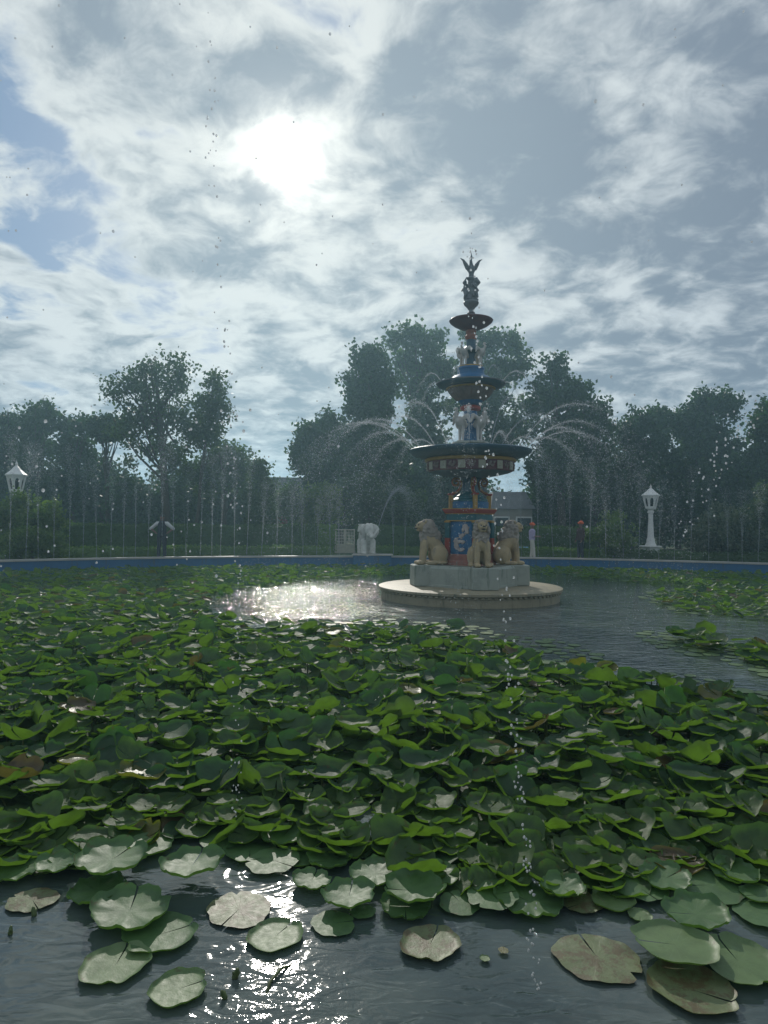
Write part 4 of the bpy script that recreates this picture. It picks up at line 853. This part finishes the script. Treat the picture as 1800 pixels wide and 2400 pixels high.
while y < 29.0:
    sp = .148 if y < 6 else .165 if y < 8 else (.205 if y < 14 else .265)
    xlim = .60 * y + .8; x = -xlim
    while x < xlim:
        px, py = x + step_r.uniform(-.5, .5) * sp, y + step_r.uniform(-.5, .5) * sp; x += sp
        if (px - PCX) ** 2 + (py - PCY) ** 2 > (PR - 1.1) ** 2 or in_poly(px, py, OPEN) or in_poly(px, py, FRONT): continue
        if math.hypot(px - FX, py - FY) < 3.0 and py < FY + 2.2: continue
        if math.hypot(px - FX, py - FY) < 2.5: continue
        if abs(px - eb.location.x) < 1.0 and abs(py - eb.location.y) < .95: continue
        if any(in_poly(px, py, h) for h in HOLES): continue
        if 12.8 < py < 22 and step_r.random() < .22: continue
        leaves.append((px, py))
    y += sp
tong = W2([(1540, 1488), (1620, 1520), (1720, 1545), (1830, 1570), (1830, 1535), (1640, 1492)])
for _ in range(900):
    px, py = step_r.uniform(3.5, 7.5), step_r.uniform(8, 12.5)
    if in_poly(px, py, tong) and len(leaves) and step_r.random() < .5: leaves.append((px, py))
leaves.sort(key=lambda p: p[1])
print('leaves', len(leaves))
def leaf_xf(i, px, py):
    rs = random.Random(i * 7 + 1)
    edge = min(1.0, max(.12, (py - 3.35) / 2.0))
    s = rs.uniform(.088, .172); h = (.015 + .19 * rs.random() ** 1.1 * edge) if py < 13 else (.02 + .10 * rs.random())
    tl = abs(rs.gauss(0, 1)) * R(14) + (R(34) if rs.random() < .14 else 0); tl = min(tl, R(70)) * (edge * .6 + .4)
    return s, h, Euler((tl * math.cos(rs.uniform(0, 6.28)) + (R(rs.uniform(4, 20)) * edge if rs.random() < .65 else 0), tl * math.sin(rs.uniform(0, 6.28)), rs.uniform(0, 6.28))), rs
N_IND = 266
bedV, bedF, bedUV, bedM, base_i = [], [], [], [], 0
stV, stF = [], []
stalk_me = []
bm = bmesh.new(); bm_tube(bm, [(0, 0, -1), (.03, .02, -.5), (0, 0, 0)], [.009, .008, .007], 6); me_st = bpy.data.meshes.new('stalk'); bm.to_mesh(me_st); bm.free(); me_st.materials.append(M['stalk']); me_st.polygons.foreach_set('use_smooth', [True] * len(me_st.polygons))
mats3 = {'g': M['lily'], 'y': M['lily_yellow'], 'b': M['lily_brown']}
me_var = {(k_, i): None for k_ in mats3 for i in range(16)}
for i, (px, py) in enumerate(leaves):
    s, h, eu, rs = leaf_xf(i, px, py)
    u = rs.random(); kind = 'g' if u > .035 else ('y' if u > .018 else 'b')
    if 12.5 < py < 18 and rs.random() < .08: kind = 'b'
    if i < N_IND:
        v = rs.randrange(16)
        if me_var[(kind, v)] is None:
            m_ = hi_me[v].copy(); m_.name = 'lily_leaf'; m_.materials.append(mats3[kind]); me_var[(kind, v)] = m_
        o = bpy.data.objects.new('lily_leaf', me_var[(kind, v)]); C.objects.link(o); o.location = (px, py, h); o.rotation_euler = eu; o.scale = (s, s, s)
        nrm = eu.to_matrix() @ Vector((0, 0, 1)); toward = -nrm.y
        pose = 'lying flat' if nrm.z > .97 else ('tipped to the viewer' if toward > .13 else ('showing its underside' if toward < -.13 else 'leaning sideways'))
        row = "at the bed's edge" if py < 4.1 else ('behind the edge row' if py < 4.7 else 'deeper in the bed'); sd_ = px / py
        side = 'under the left lamp' if sd_ < -.40 else 'under the broad tree' if sd_ < -.24 else 'under the sun' if sd_ < -.08 else 'below the elephant' if sd_ < .05 else 'below the fountain' if sd_ < .25 else 'under the right lamp' if sd_ < .42 else 'at the far right'
        size = 'small' if s < .118 else ('large' if s > .142 else 'middling'); col_ = {'g': 'green', 'y': 'yellowed', 'b': 'withered'}[kind]
        tag(o, f'{size} {col_} lily leaf {pose} {row} {side}', 'lily leaf', f'{size} {col_} lily leaves {pose} {row} {side}')
        st = bpy.data.objects.new('stalk', me_st); C.objects.link(st); st.parent = o
        Mw = (Matrix.LocRotScale(Vector((px, py, h)), eu, Vector((s, s, s))))
        st.matrix_parent_inverse = Mw.inverted(); st.location = (px, py, h - .004); st.scale = (1, 1, h + .1)
    else:
        d = (hi if py < 9.5 else lo)[rs.randrange(16 if py < 9.5 else 10)]
        Rm = np.array(eu.to_matrix()); V = d[0] @ Rm.T * s + np.array((px, py, h))
        bedV.append(V); bedUV.append(d[2]); bedF.append([tuple(a + base_i for a in f) for f in d[1]]); bedM.append(np.full(len(d[1]), 'gyb'.index(kind))); base_i += len(V)
        if py < 9.5:
            b0 = len(stV) * 6
            for z_, r_ in ((-.1, .009), (h - .004, .007)):
                stV.append([(px + r_ * math.cos(a), py + r_ * math.sin(a), z_) for a in (k_ * math.pi / 3 for k_ in range(6))])
            stF += [(b0 + j, b0 + (j + 1) % 6, b0 + 6 + (j + 1) % 6, b0 + 6 + j) for j in range(6)]
low_r = random.Random(77); y = 3.6
flat_d = [leaf_mesh('l', 20, [.4, .75, 1.0], .02, .03, 4, 0, .07, 300 + i) for i in range(8)]
while y < 13:
    x = -(.60 * y + .6)
    while x < .60 * y + .6:
        px, py = x + low_r.uniform(-.1, .1), y + low_r.uniform(-.1, .1); x += .21
        if in_poly(px, py, OPEN) or in_poly(px, py, FRONT) or any(in_poly(px, py, h) for h in HOLES): continue
        d = flat_d[low_r.randrange(8)]; s_ = low_r.uniform(.10, .17); a = low_r.uniform(0, 6.28); ca, sa = math.cos(a), math.sin(a)
        V = d[0] @ np.array([[ca, -sa, 0], [sa, ca, 0], [0, 0, 1]]).T * s_ + np.array((px, py, low_r.uniform(.004, .03)))
        bedV.append(V); bedUV.append(d[2]); bedF.append([tuple(q_ + base_i for q_ in f) for f in d[1]]); bedM.append(np.zeros(len(d[1]), int)); base_i += len(V)
    y += .21
me = bpy.data.meshes.new('lily_bed'); me.from_pydata(np.concatenate(bedV).tolist(), [], [f for fs in bedF for f in fs])
UVa = np.concatenate(bedUV).astype(np.float32); uvl = me.uv_layers.new(name='UVMap'); li = np.empty(len(me.loops), np.int32); me.loops.foreach_get('vertex_index', li); uvl.data.foreach_set('uv', UVa[li].ravel())
me.polygons.foreach_set('use_smooth', [True] * len(me.polygons))
for m_ in (M['lily'], M['lily_yellow'], M['lily_brown']): me.materials.append(m_)
me.polygons.foreach_set('material_index', np.concatenate(bedM).astype(np.int32))
if me.polygons[0].normal.z < 0 and hi_me[0].polygons[0].normal.z > 0: me.flip_normals()
me.update(); bed = bpy.data.objects.new('lily_bed', me); C.objects.link(bed); tag(bed, 'dense bed of lily leaves covering the pond out to the far wall', 'lily bed', kind='stuff')
me = bpy.data.meshes.new('lily_stalks'); me.from_pydata([p for r_ in stV for p in r_], [], stF); so = link('lily_stalks', me, M['stalk'], None, True); tag(so, 'thin stalks carrying the lily leaves out of the water', 'stalks', kind='stuff')

# floating pads, one by one (where the photo shows them: pixel, width, notch heading, kind, height, label)
flat = [leaf_to_mesh('lily_pad', leaf_mesh('p', 48, hi_r, c_, w_, k2, 0, .05, 90 + i)) for i, (c_, w_, k2) in enumerate(((.012, .010, 5), (.015, .014, 4), (.03, .020, 6), (.0, .008, 3), (.0, .016, 5)))]
rimmed = [leaf_to_mesh('lily_pad', leaf_mesh('p', 48, hi_r, c_, w_, k2, 0, .05, 120 + i)) for i, (c_, w_, k2) in enumerate(((.09, .045, 7), (.12, .05, 6), (.07, .055, 9)))]
PADS = [(304, 2137, 190, -8, 'pad', .03, 'large notched pad lying on another pad at the lower left', 'r'), (374, 2193, 165, 60, 'pad', .006, 'ribbed pad half under the large notched pad at the lower left', 'f'), (231, 2094, 144, 45, 'pad', .012, 'drop speckled pad above the large notched pad at the lower left', 'r'),
        (263, 2018, 180, 20, 'pad', .07, 'raised pad with turned up rim above the speckled left pad', 'r'), (450, 2033, 155, 5, 'pad', .07, 'raised notched pad with scalloped rim left of the sun glare on the water', 'r'), (586, 1993, 127, 170, 'pad', .01, 'flat pad above the ring ripples and sun glare', 'f'),
        (730, 2067, 100, 10, 'pad', .02, 'small upright rimmed pad right of the sun glare', 'r'), (818, 2104, 136, 5, 'pad', .04, 'heart notched pad with pool of water right of the sun glare', 'r'), (781, 2167, 103, 80, 'pad', .006, 'small flat pad below the heart notched pad', 'f'),
        (560, 2135, 150, 200, 'pad_rot', .004, 'soaked crumpled pad lying in the sun glare', 'f'), (646, 2196, 130, 30, 'pad_pale', .003, 'half sunk pad just below the sun glare', 'f'), (271, 2265, 157, 0, 'pad_pale', .003, 'pale half sunk pad nearest the lower left corner', 'f'),
        (418, 2322, 140, 60, 'pad_pale', .003, 'pale sunk pad lowest in the left part of the pond', 'f'), (130, 2030, 100, 100, 'pad', .05, 'pad with upturned green rim at the left edge of the bed', 'r'), (76, 2113, 108, 140, 'pad_rot', .003, 'greyish sunk pad at the far left edge', 'f'),
        (700, 2012, 100, 200, 'pad', .01, 'torn flat pad between the ripples and the heart notched pad', 'f'), (970, 2089, 150, 270, 'pad', .05, 'upper pad of the overlapping pair in the lower middle', 'r'), (950, 2131, 125, 180, 'pad', .012, 'lower pad of the overlapping pair in the lower middle', 'r'),
        (1079, 2118, 100, 330, 'pad', .012, 'small oval pad with wet glaze right of the overlapping pair', 'f'), (1155, 2100, 125, 80, 'pad', .035, 'glazed pad lying over its right neighbour in the lower middle', 'f'), (1240, 2115, 165, 310, 'pad', .015, 'wide pad with folded green rim in the lower middle', 'r'),
        (1361, 2120, 100, 240, 'pad_rot', .003, 'greyish sunk pad under the ring ripples at the lower right', 'f'), (1437, 2113, 109, 60, 'pad_pale', .01, 'half dry pad at the edge of the bed at the lower right', 'f'), (1660, 2078, 150, 265, 'pad', .02, 'highest pad of the right hand group of pale pads', 'f'),
        (1630, 2147, 163, 275, 'pad', .04, 'pale pad with turned rim second from the top of the right hand group', 'r'), (1582, 2216, 185, 280, 'pad_pale', .05, 'biggest smooth pale pad of the right hand group', 'f'), (1730, 2256, 178, -5, 'pad_pale', .02, 'lowest smooth pad of the right hand group with deep notch', 'f'),
        (1778, 2100, 90, 260, 'pad', .02, 'upper small pad cut by the right edge', 'f'), (1785, 2145, 120, 100, 'pad', .012, 'lower small pad cut by the right edge', 'f'), (1399, 2248, 190, -10, 'pad_rot', .003, 'brown spotted decaying pad alone in the open water at the lower right', 'f'),
        (1622, 2322, 190, 120, 'pad_rot', .003, 'mostly decayed yellowing pad sunk near the bottom right', 'f'), (1008, 2216, 140, 20, 'pad_rot', .004, 'torn ribbed decaying pad in open water at the lower middle', 'f'), (1136, 2250, 26, 0, 'pad_pale', .004, 'tiny round pad floating alone in the lower middle', 'f'), (1180, 2231, 24, 90, 'lily_yellow', .004, 'tiny yellowish pad floating beside the tiny round pad', 'f'),
        (640, 2020, 120, 120, 'pad', .02, 'dull green pad left of the torn flat pad', 'f'),
        (40, 2040, 120, 40, 'pad', .03, 'wide green pad touching the left edge above the sunk pads', 'r'), (185, 2005, 125, 300, 'pad', .03, 'green pad just behind the drop speckled pad', 'r'), (350, 1985, 120, 210, 'pad', .02, 'flat pad in the gap left of the raised notched pad', 'f'), (520, 1965, 110, 90, 'pad', .015, 'flat pad just above the ring ripples', 'f'),
        (660, 1965, 105, 20, 'pad', .03, 'rimmed pad behind the torn flat pad', 'r'), (770, 2020, 110, 250, 'pad', .02, 'green pad between the heart notched pad and the bed', 'r'), (880, 2050, 130, 100, 'pad', .03, 'green pad just left of the overlapping pair', 'r'), (1020, 2055, 120, 190, 'pad', .03, 'green pad behind the small oval glazed pad', 'r'),
        (1120, 2065, 115, 20, 'pad', .02, 'flat pad between the bed and the glazed pad', 'f'), (1500, 2085, 120, 160, 'pad', .02, 'green pad left of the pale group under the bed edge', 'f'), (1560, 2060, 130, 60, 'pad', .04, 'rimmed pad at the bed edge above the pale group', 'r'), (1720, 2050, 120, 330, 'pad', .03, 'green pad at the bed edge near the right side', 'r'), (1500, 2150, 60, 200, 'pad_pale', .004, 'small pale pad left of the biggest smooth pad', 'f'), (850, 2140, 60, 10, 'pad', .006, 'small pad between the heart notched pad and the overlapping pair', 'f'), (1320, 2085, 110, 150, 'pad', .05, 'dark pad under the hanging leaves at the bed edge', 'r')]
padc = {}
for n_, (px, py, wd_, hd, mk, h, lab, ty) in enumerate(PADS):
    p = G(px, py, h); rr = wd_ / 2 * p.y / 1600 * 1.0; src = (rimmed if ty == 'r' else flat); v = n_ % len(src)
    if (ty, v, mk) not in padc: m_ = src[v].copy(); m_.name = 'lily_pad'; m_.materials.append(M[mk]); padc[(ty, v, mk)] = m_
    o = bpy.data.objects.new('lily_pad', padc[(ty, v, mk)]); C.objects.link(o); o.location = (p.x, p.y, h + .004 + .0012 * (n_ % 5)); o.rotation_euler = (R(random.uniform(-1.5, 3)) if h > .01 else 0, R(random.uniform(-2, 2)) if h > .01 else 0, R(-hd)); o.scale = (rr, rr, rr)
    tag(o, lab, 'lily pad', 'lily pads floating at the near edge')
bp_ = G(655, 2290); bm = bmesh.new(); bm_tube(bm, [(-.035, -.10, -.01), (-.03, -.04, .004), (.0, .03, .01), (.03, .07, -.004)], [.006, .0065, .006, .004], 8)
o = from_bm('broken_stem', bm, M['stalk'], None, True); o.location = (bp_.x, bp_.y, .003); tag(o, 'curved broken yellowish stem poking from the water below the sun glare', 'plant stem')
for px, py, sc, lab in ((551, 2292, 1.0, 'brown dead lily bud floating left of the broken stem'), (80, 2146, .9, 'small dark green bud floating beside the greyish sunk pad at the left'), (24, 2190, .8, 'curled brown leaf scrap floating at the far left edge'), (527, 2340, .8, 'dark bud tip standing in the choppy water near the bottom')):
    p = G(px, py); o = organic('lily_bud', [('c', (0, 0, .0), (.006, .004, .03), .013, .008), ('c', (0, .002, .0), (-.012, .006, .024), .009, .003), ('c', (.003, 0, 0), (.014, -.004, .022), .008, .003), ('c', (0, 0, -.03), (0, 0, 0), .004, .006)], .003, M['stalk'], None, 1)
    o.location = (p.x, p.y, .004); o.scale = (sc,) * 3; o.rotation_euler = (R(random.uniform(10, 50)), 0, random.uniform(0, 6)); tag(o, lab, 'lily bud')
# small pale pads lining the channel: too many to count
placed = []; base_i = 0; pV, pF, pUV = [], [], []
lowp = [leaf_mesh('q', 16, [.5, 1.0], 0, .01, 4, 0, .12, 200 + i) for i in range(4)]
CH = [([(1190, 1505), (1290, 1558), (1420, 1572), (1400, 1530), (1300, 1500), (1200, 1488)], 190), ([(1420, 1572), (1560, 1600), (1700, 1632), (1800, 1640), (1800, 1625), (1600, 1580)], 60), ([(1480, 1482), (1560, 1525), (1700, 1550), (1800, 1585), (1800, 1530), (1620, 1480)], 260), ([(1090, 1480), (1150, 1515), (1260, 1566), (1420, 1592), (1380, 1550), (1200, 1490)], 90), ([(1540, 1380), (1500, 1400), (1600, 1440), (1780, 1450), (1800, 1430), (1640, 1385)], 120),
      ([(640, 1470), (900, 1466), (1180, 1492), (1150, 1470), (900, 1452)], 60)]
for poly, cnt in CH:
    wp = W2(poly); x0, x1 = min(p[0] for p in wp), max(p[0] for p in wp); y0, y1 = min(p[1] for p in wp), max(p[1] for p in wp); k_ = 0; tries = 0
    while k_ < cnt and tries < 6000:
        tries += 1; x, y = random.uniform(x0, x1), random.uniform(y0, y1)
        if not in_poly(x, y, wp): continue
        if any((x - a_) ** 2 + ((y - b_) * .8) ** 2 < .042 for a_, b_ in placed): continue
        placed.append((x, y)); k_ += 1; d = random.choice(lowp); a = random.uniform(0, 6.28); s = random.uniform(.06, .13); Rm = np.array([[math.cos(a), -math.sin(a), 0], [math.sin(a), math.cos(a), 0], [0, 0, 1]])
        V = d[0] @ Rm.T * s + np.array((x, y, .005 + .0006 * (k_ % 17))); pV.append(V); pUV.append(d[2]); pF += [tuple(q_ + base_i for q_ in f) for f in d[1]]; base_i += len(V)
me = bpy.data.meshes.new('floating_pads'); me.from_pydata(np.concatenate(pV).tolist(), [], pF); UVa = np.concatenate(pUV).astype(np.float32); uvl = me.uv_layers.new(name='UVMap'); li = np.empty(len(me.loops), np.int32); me.loops.foreach_get('vertex_index', li); uvl.data.foreach_set('uv', UVa[li].ravel())
if me.polygons[0].normal.z < 0: me.flip_normals()
fp = link('floating_pads', me, M['pad_pale'], None, True); tag(fp, 'small pale pads drifting along the edges of the open channel', 'floating pads', kind='stuff')

# duckweed flecks thick on the water left of the fountain
wp = W2([(440, 1430), (560, 1388), (700, 1366), (880, 1362), (905, 1440), (1000, 1462), (640, 1470), (500, 1460)]); x0, x1 = min(p[0] for p in wp), max(p[0] for p in wp); y0, y1 = min(p[1] for p in wp), max(p[1] for p in wp)
fv, ff = [], []
for _ in range(9000):
    x, y = random.uniform(x0, x1), random.uniform(y0, y1)
    if not in_poly(x, y, wp) or math.hypot(x - FX, y - FY) < 2.3 or math.sin(x * 2.3) * math.sin(y * 1.7 + x) < -.25: continue
    r = random.uniform(.008, .03); a = random.uniform(0, 6.28); tx, ty = random.gauss(0, .04), random.gauss(0, .04); b0 = len(fv)
    for k_ in range(5):
        dx, dy = r * math.cos(a + k_ * 1.2566), r * math.sin(a + k_ * 1.2566); fv.append((x + dx, y + dy, .006 + r * .15 + dx * tx + dy * ty))
    ff.append(tuple(range(b0, b0 + 5)))
me = bpy.data.meshes.new('duckweed'); me.from_pydata(fv, [], ff); me.update()
if me.polygons[0].normal.z < 0: me.flip_normals()
M['duckweed'] = paint('duckweed', (0.10, 0.15, 0.06), (0.07, 0.11, 0.05), .8, 1.5, .1, 40, spec=0.15)
dk = link('duckweed', me, M['duckweed']); tag(dk, 'flecks of duckweed floating on the water left of the fountain', 'duckweed', kind='stuff')

# ------------------------------------------------------------------ water in the air
OCT_V = np.array([(1, 0, 0), (-1, 0, 0), (0, 1, 0), (0, -1, 0), (0, 0, 1), (0, 0, -1)], float); OCT_F = np.array([(0, 2, 4), (2, 1, 4), (1, 3, 4), (3, 0, 4), (2, 0, 5), (1, 2, 5), (3, 1, 5), (0, 3, 5)])
bm = bmesh.new(); bmesh.ops.create_icosphere(bm, subdivisions=2, radius=1); ICO_V = np.array([v.co[:] for v in bm.verts]); ICO_F = np.array([[v.index for v in f.verts] for f in bm.faces]); bm.free()
def drops(name, pts, rad, parent=None, fine=False, stretch=1.25):
    Vb, Fb = (ICO_V, ICO_F) if fine else (OCT_V, OCT_F); n = len(pts); rad = np.broadcast_to(rad, (n,))
    V = pts[:, None, :] + Vb[None] * (rad[:, None, None] * np.array((1, 1, stretch)))
    F = (Fb[None] + (np.arange(n) * len(Vb))[:, None, None]).reshape(-1, 3)
    return link(name, mesh_np(name, V.reshape(-1, 3), F), M['drops'], parent, fine)
# upright jets just inside the far wall
jm, sm_ = [], []
for v in range(6):
    H = 4.2; n = 1000; t_ = rng.random(n) ** .55; z = t_ * H * rng.uniform(.9, 1.0, n); sp = .012 + .15 * np.clip((t_ - .38) / .62, 0, 1) ** 1.1; lean = .16 * (v - 2.5) / 2.5
    pts = np.stack([rng.normal(0, 1, n) * sp + lean * t_, rng.normal(0, 1, n) * sp, z], 1)
    o = drops('spray', pts, rng.uniform(.004, .010, n)); jm.append(o.data); bpy.data.objects.remove(o)
    bm = bmesh.new(); bm_tube(bm, [(0, 0, 0), (lean * .2, 0, H * .2), (lean * .42 + .01, 0, H * .42), (lean * .6, 0, H * .55)], [.005, .004, .003, .001], 5); me = bpy.data.meshes.new('water_jet'); bm.to_mesh(me); bm.free(); me.materials.append(M['drops']); sm_.append(me)
jx = [22, 58, 90, 125, 159, 191, 224, 258, 287, 318, 347, 380, 408, 437, 466, 495, 520, 553, 582, 612, 650, 686, 711, 741, 772, 800, 925, 950, 1160, 1190, 1225, 1260, 1300, 1340, 1380, 1420, 1460, 1500, 1545, 1580, 1620, 1660, 1705, 1740, 1775]
for i, x in enumerate(jx):
    x += random.uniform(-4, 4); q = rim_pt(x, .12); v = random.randrange(6); o = bpy.data.objects.new('water_jet', sm_[v]); C.objects.link(o); o.location = (q.x, q.y, .41); o.rotation_euler = (R(random.gauss(0, 1.0)), R(random.gauss(0, 1.2)), random.uniform(0, 6.28))
    o.scale = (1, 1, random.uniform(.85, 1.2) * (.80 if x > 1450 else 1.0) * (.72 if 600 < x < 1000 else 1))
    c = bpy.data.objects.new('spray', jm[(v + random.randrange(2)) % 6]); C.objects.link(c); c.parent = o; c['kind'] = 'stuff'
    zone = 'before the shrub of the left lamp' if x < 150 else ('before the left hedge' if x < 345 else ('beside the man in the white shirt' if x < 410 else ('between that man and the dark roof' if x < 600 else ('between the dark roof and the white elephant' if x < 850 else ('behind the fountain' if x < 1150 else ('near the people with orange turbans' if x < 1400 else ('by the round shrub and the right lamp' if x < 1560 else 'before the shrubs at the right')))))))
    tag(o, 'thin upright pool wall jet ' + zone, 'water jet', 'wall row water jets ' + zone)
def arc(name, label, group, origin, az_, r0, z0, vz, vh, n, spr, size, t_end=None, cat='water jet'):
    T_ = (vz + math.sqrt(vz * vz + 2 * 9.81 * z0)) / 9.81; T_ = min(T_, t_end) if t_end else T_
    t_ = rng.random(n) ** .85 * T_; s = (.006 + spr * (t_ / T_) ** 2.0)
    rr = r0 + vh * t_ * (1 + rng.normal(0, .045, n) * (t_ / T_)); z = z0 + vz * t_ * (1 + rng.normal(0, .02, n) * (t_ / T_)) - 4.905 * t_ ** 2
    pts = np.stack([rr * math.sin(az_), -rr * math.cos(az_), z], 1) + rng.normal(0, 1, (n, 3)) * s[:, None]
    pts[:, 2] = np.maximum(pts[:, 2], .02)
    start = Vector((r0 * math.sin(az_), -r0 * math.cos(az_), z0)); k0 = bpy.data.meshes.new(name); bm = bmesh.new(); tt = [.45 * T_ * q_ / 8 for q_ in range(9)]
    bm_tube(bm, [((vh * q_) * math.sin(az_), -(vh * q_) * math.cos(az_), vz * q_ - 4.905 * q_ * q_) for q_ in tt], [.0055 * (1 - .1 * q_) for q_ in range(9)], 5); bm.to_mesh(k0); bm.free()
    root = link(name, k0, M['drops']); root.location = Vector(origin) + start; tag(root, label, cat, group)
    o = drops('spray', pts - np.array(start), rng.uniform(.5, 1.25, n) * size, root, stretch=1.1); o['kind'] = 'stuff'; return root
for i in range(20):
    q = 2 * math.pi * i / 20 + R(9) + random.uniform(-.05, .05)
    side = 'towards the left' if math.sin(q) < -.5 else ('towards the right' if math.sin(q) > .5 else ('towards the viewer' if math.cos(q) > 0 else 'away behind the column'))
    arc('water_arc', 'arching water jet from the largest bowl rim falling ' + side, 'water arcs from the largest bowl ' + side, (FX, FY, 0), q, 1.38, 3.60, random.uniform(2.9, 4.1), random.uniform(2.4, 3.7), 1250, .24, .0064)
for i in range(8):
    q = 2 * math.pi * i / 8 + .35; side = 'on the left' if math.sin(q) < -.3 else ('on the right' if math.sin(q) > .3 else 'before and behind the stem')
    arc('water_arc', 'short arching water jet from the middle bowl rim ' + side, 'water arcs from the middle bowl ' + side, (FX, FY, 0), q, .80, 5.22, random.uniform(1.4, 2.2), random.uniform(1.0, 1.6), 420, .10, .0055, t_end=1.0)
tp = el.matrix_basis @ Vector((.26, -.80, 1.18))
ej = arc('elephant_spout', 'curved water spout rising from the trunk of the white elephant', None, (tp.x, tp.y, 0), R(62), 0, tp.z, 5.6, 1.75, 2600, .30, .010, t_end=1.2)
# strings of near drops
def stream(label, kpts, n, size, wob):
    kp = [P(x, y, D) for x, y, D in kpts]; seg = np.array([tuple(k_) for k_ in kp]); t_ = np.sort(rng.random(n)) * (len(kp) - 1); i0 = np.minimum(t_.astype(int), len(kp) - 2); f = (t_ - i0)[:, None]
    pts = seg[i0] * (1 - f) + seg[i0 + 1] * f + rng.normal(0, 1, (n, 3)) * np.array(wob); pts = pts[pts[:, 2] > .03]
    o = drops('falling_drops', pts, rng.uniform(.55, 1.2, len(pts)) * size, None, True, 1.3); return tag(o, label, 'water drops', kind='stuff')
stream('string of falling drops left of the middle from the sky down to the lily bed', [(485, -60, 2.9), (498, 300, 2.95), (510, 600, 3.0), (545, 950, 3.1), (555, 1250, 3.15), (557, 1500, 3.2), (553, 1800, 3.3), (552, 1905, 3.35)], 120, .0042, (.012, .03, .02))
stream('string of falling drops crossing the fountain down to the near water', [(1105, 560, 2.6), (1108, 740, 2.6), (1135, 950, 2.55), (1160, 1150, 2.5), (1180, 1350, 2.5), (1190, 1550, 2.5), (1212, 1780, 2.5), (1232, 1950, 2.5), (1246, 2150, 2.5), (1256, 2330, 2.5)], 190, .0040, (.012, .03, .02))
stream('loose string of drops at the right before the dark trees', [(1790, 930, 3.4), (1720, 1010, 3.4), (1670, 1080, 3.4), (1640, 1180, 3.4), (1610, 1280, 3.4)], 70, .0045, (.05, .05, .05))
n = 170; pp = []
for i in range(n):
    x, y, D = random.uniform(0, 1800), random.uniform(0, 1350), random.uniform(2.4, 5.0)
    if random.random() < .45: x = random.uniform(0, 640); y = random.uniform(930, 1340)
    pp.append(tuple(P(x, y, D)))
o = drops('scattered_drops', np.array(pp), rng.uniform(.0028, .0062, n), None, True, 1.2); tag(o, 'single drops hanging scattered in the air over the pond', 'water drops', kind='stuff')

# ------------------------------------------------------------------ haze
m, t, out = mat_new('haze_air'); vol = t.new('ShaderNodeVolumePrincipled'); vol.inputs['Color'].default_value = (0.52, 0.84, 1.0, 1); vol.inputs['Density'].default_value = 0.0024; vol.inputs['Anisotropy'].default_value = 0.55
t.l.new(vol.outputs[0], out.inputs['Volume'])
bm = bmesh.new(); bm_box(bm, (2, 6, 9.2), (500, 500, 21.0)); hzb = from_bm('haze', bm, m); tag(hzb, 'thin misty air over the pond and garden', 'haze', kind='stuff')
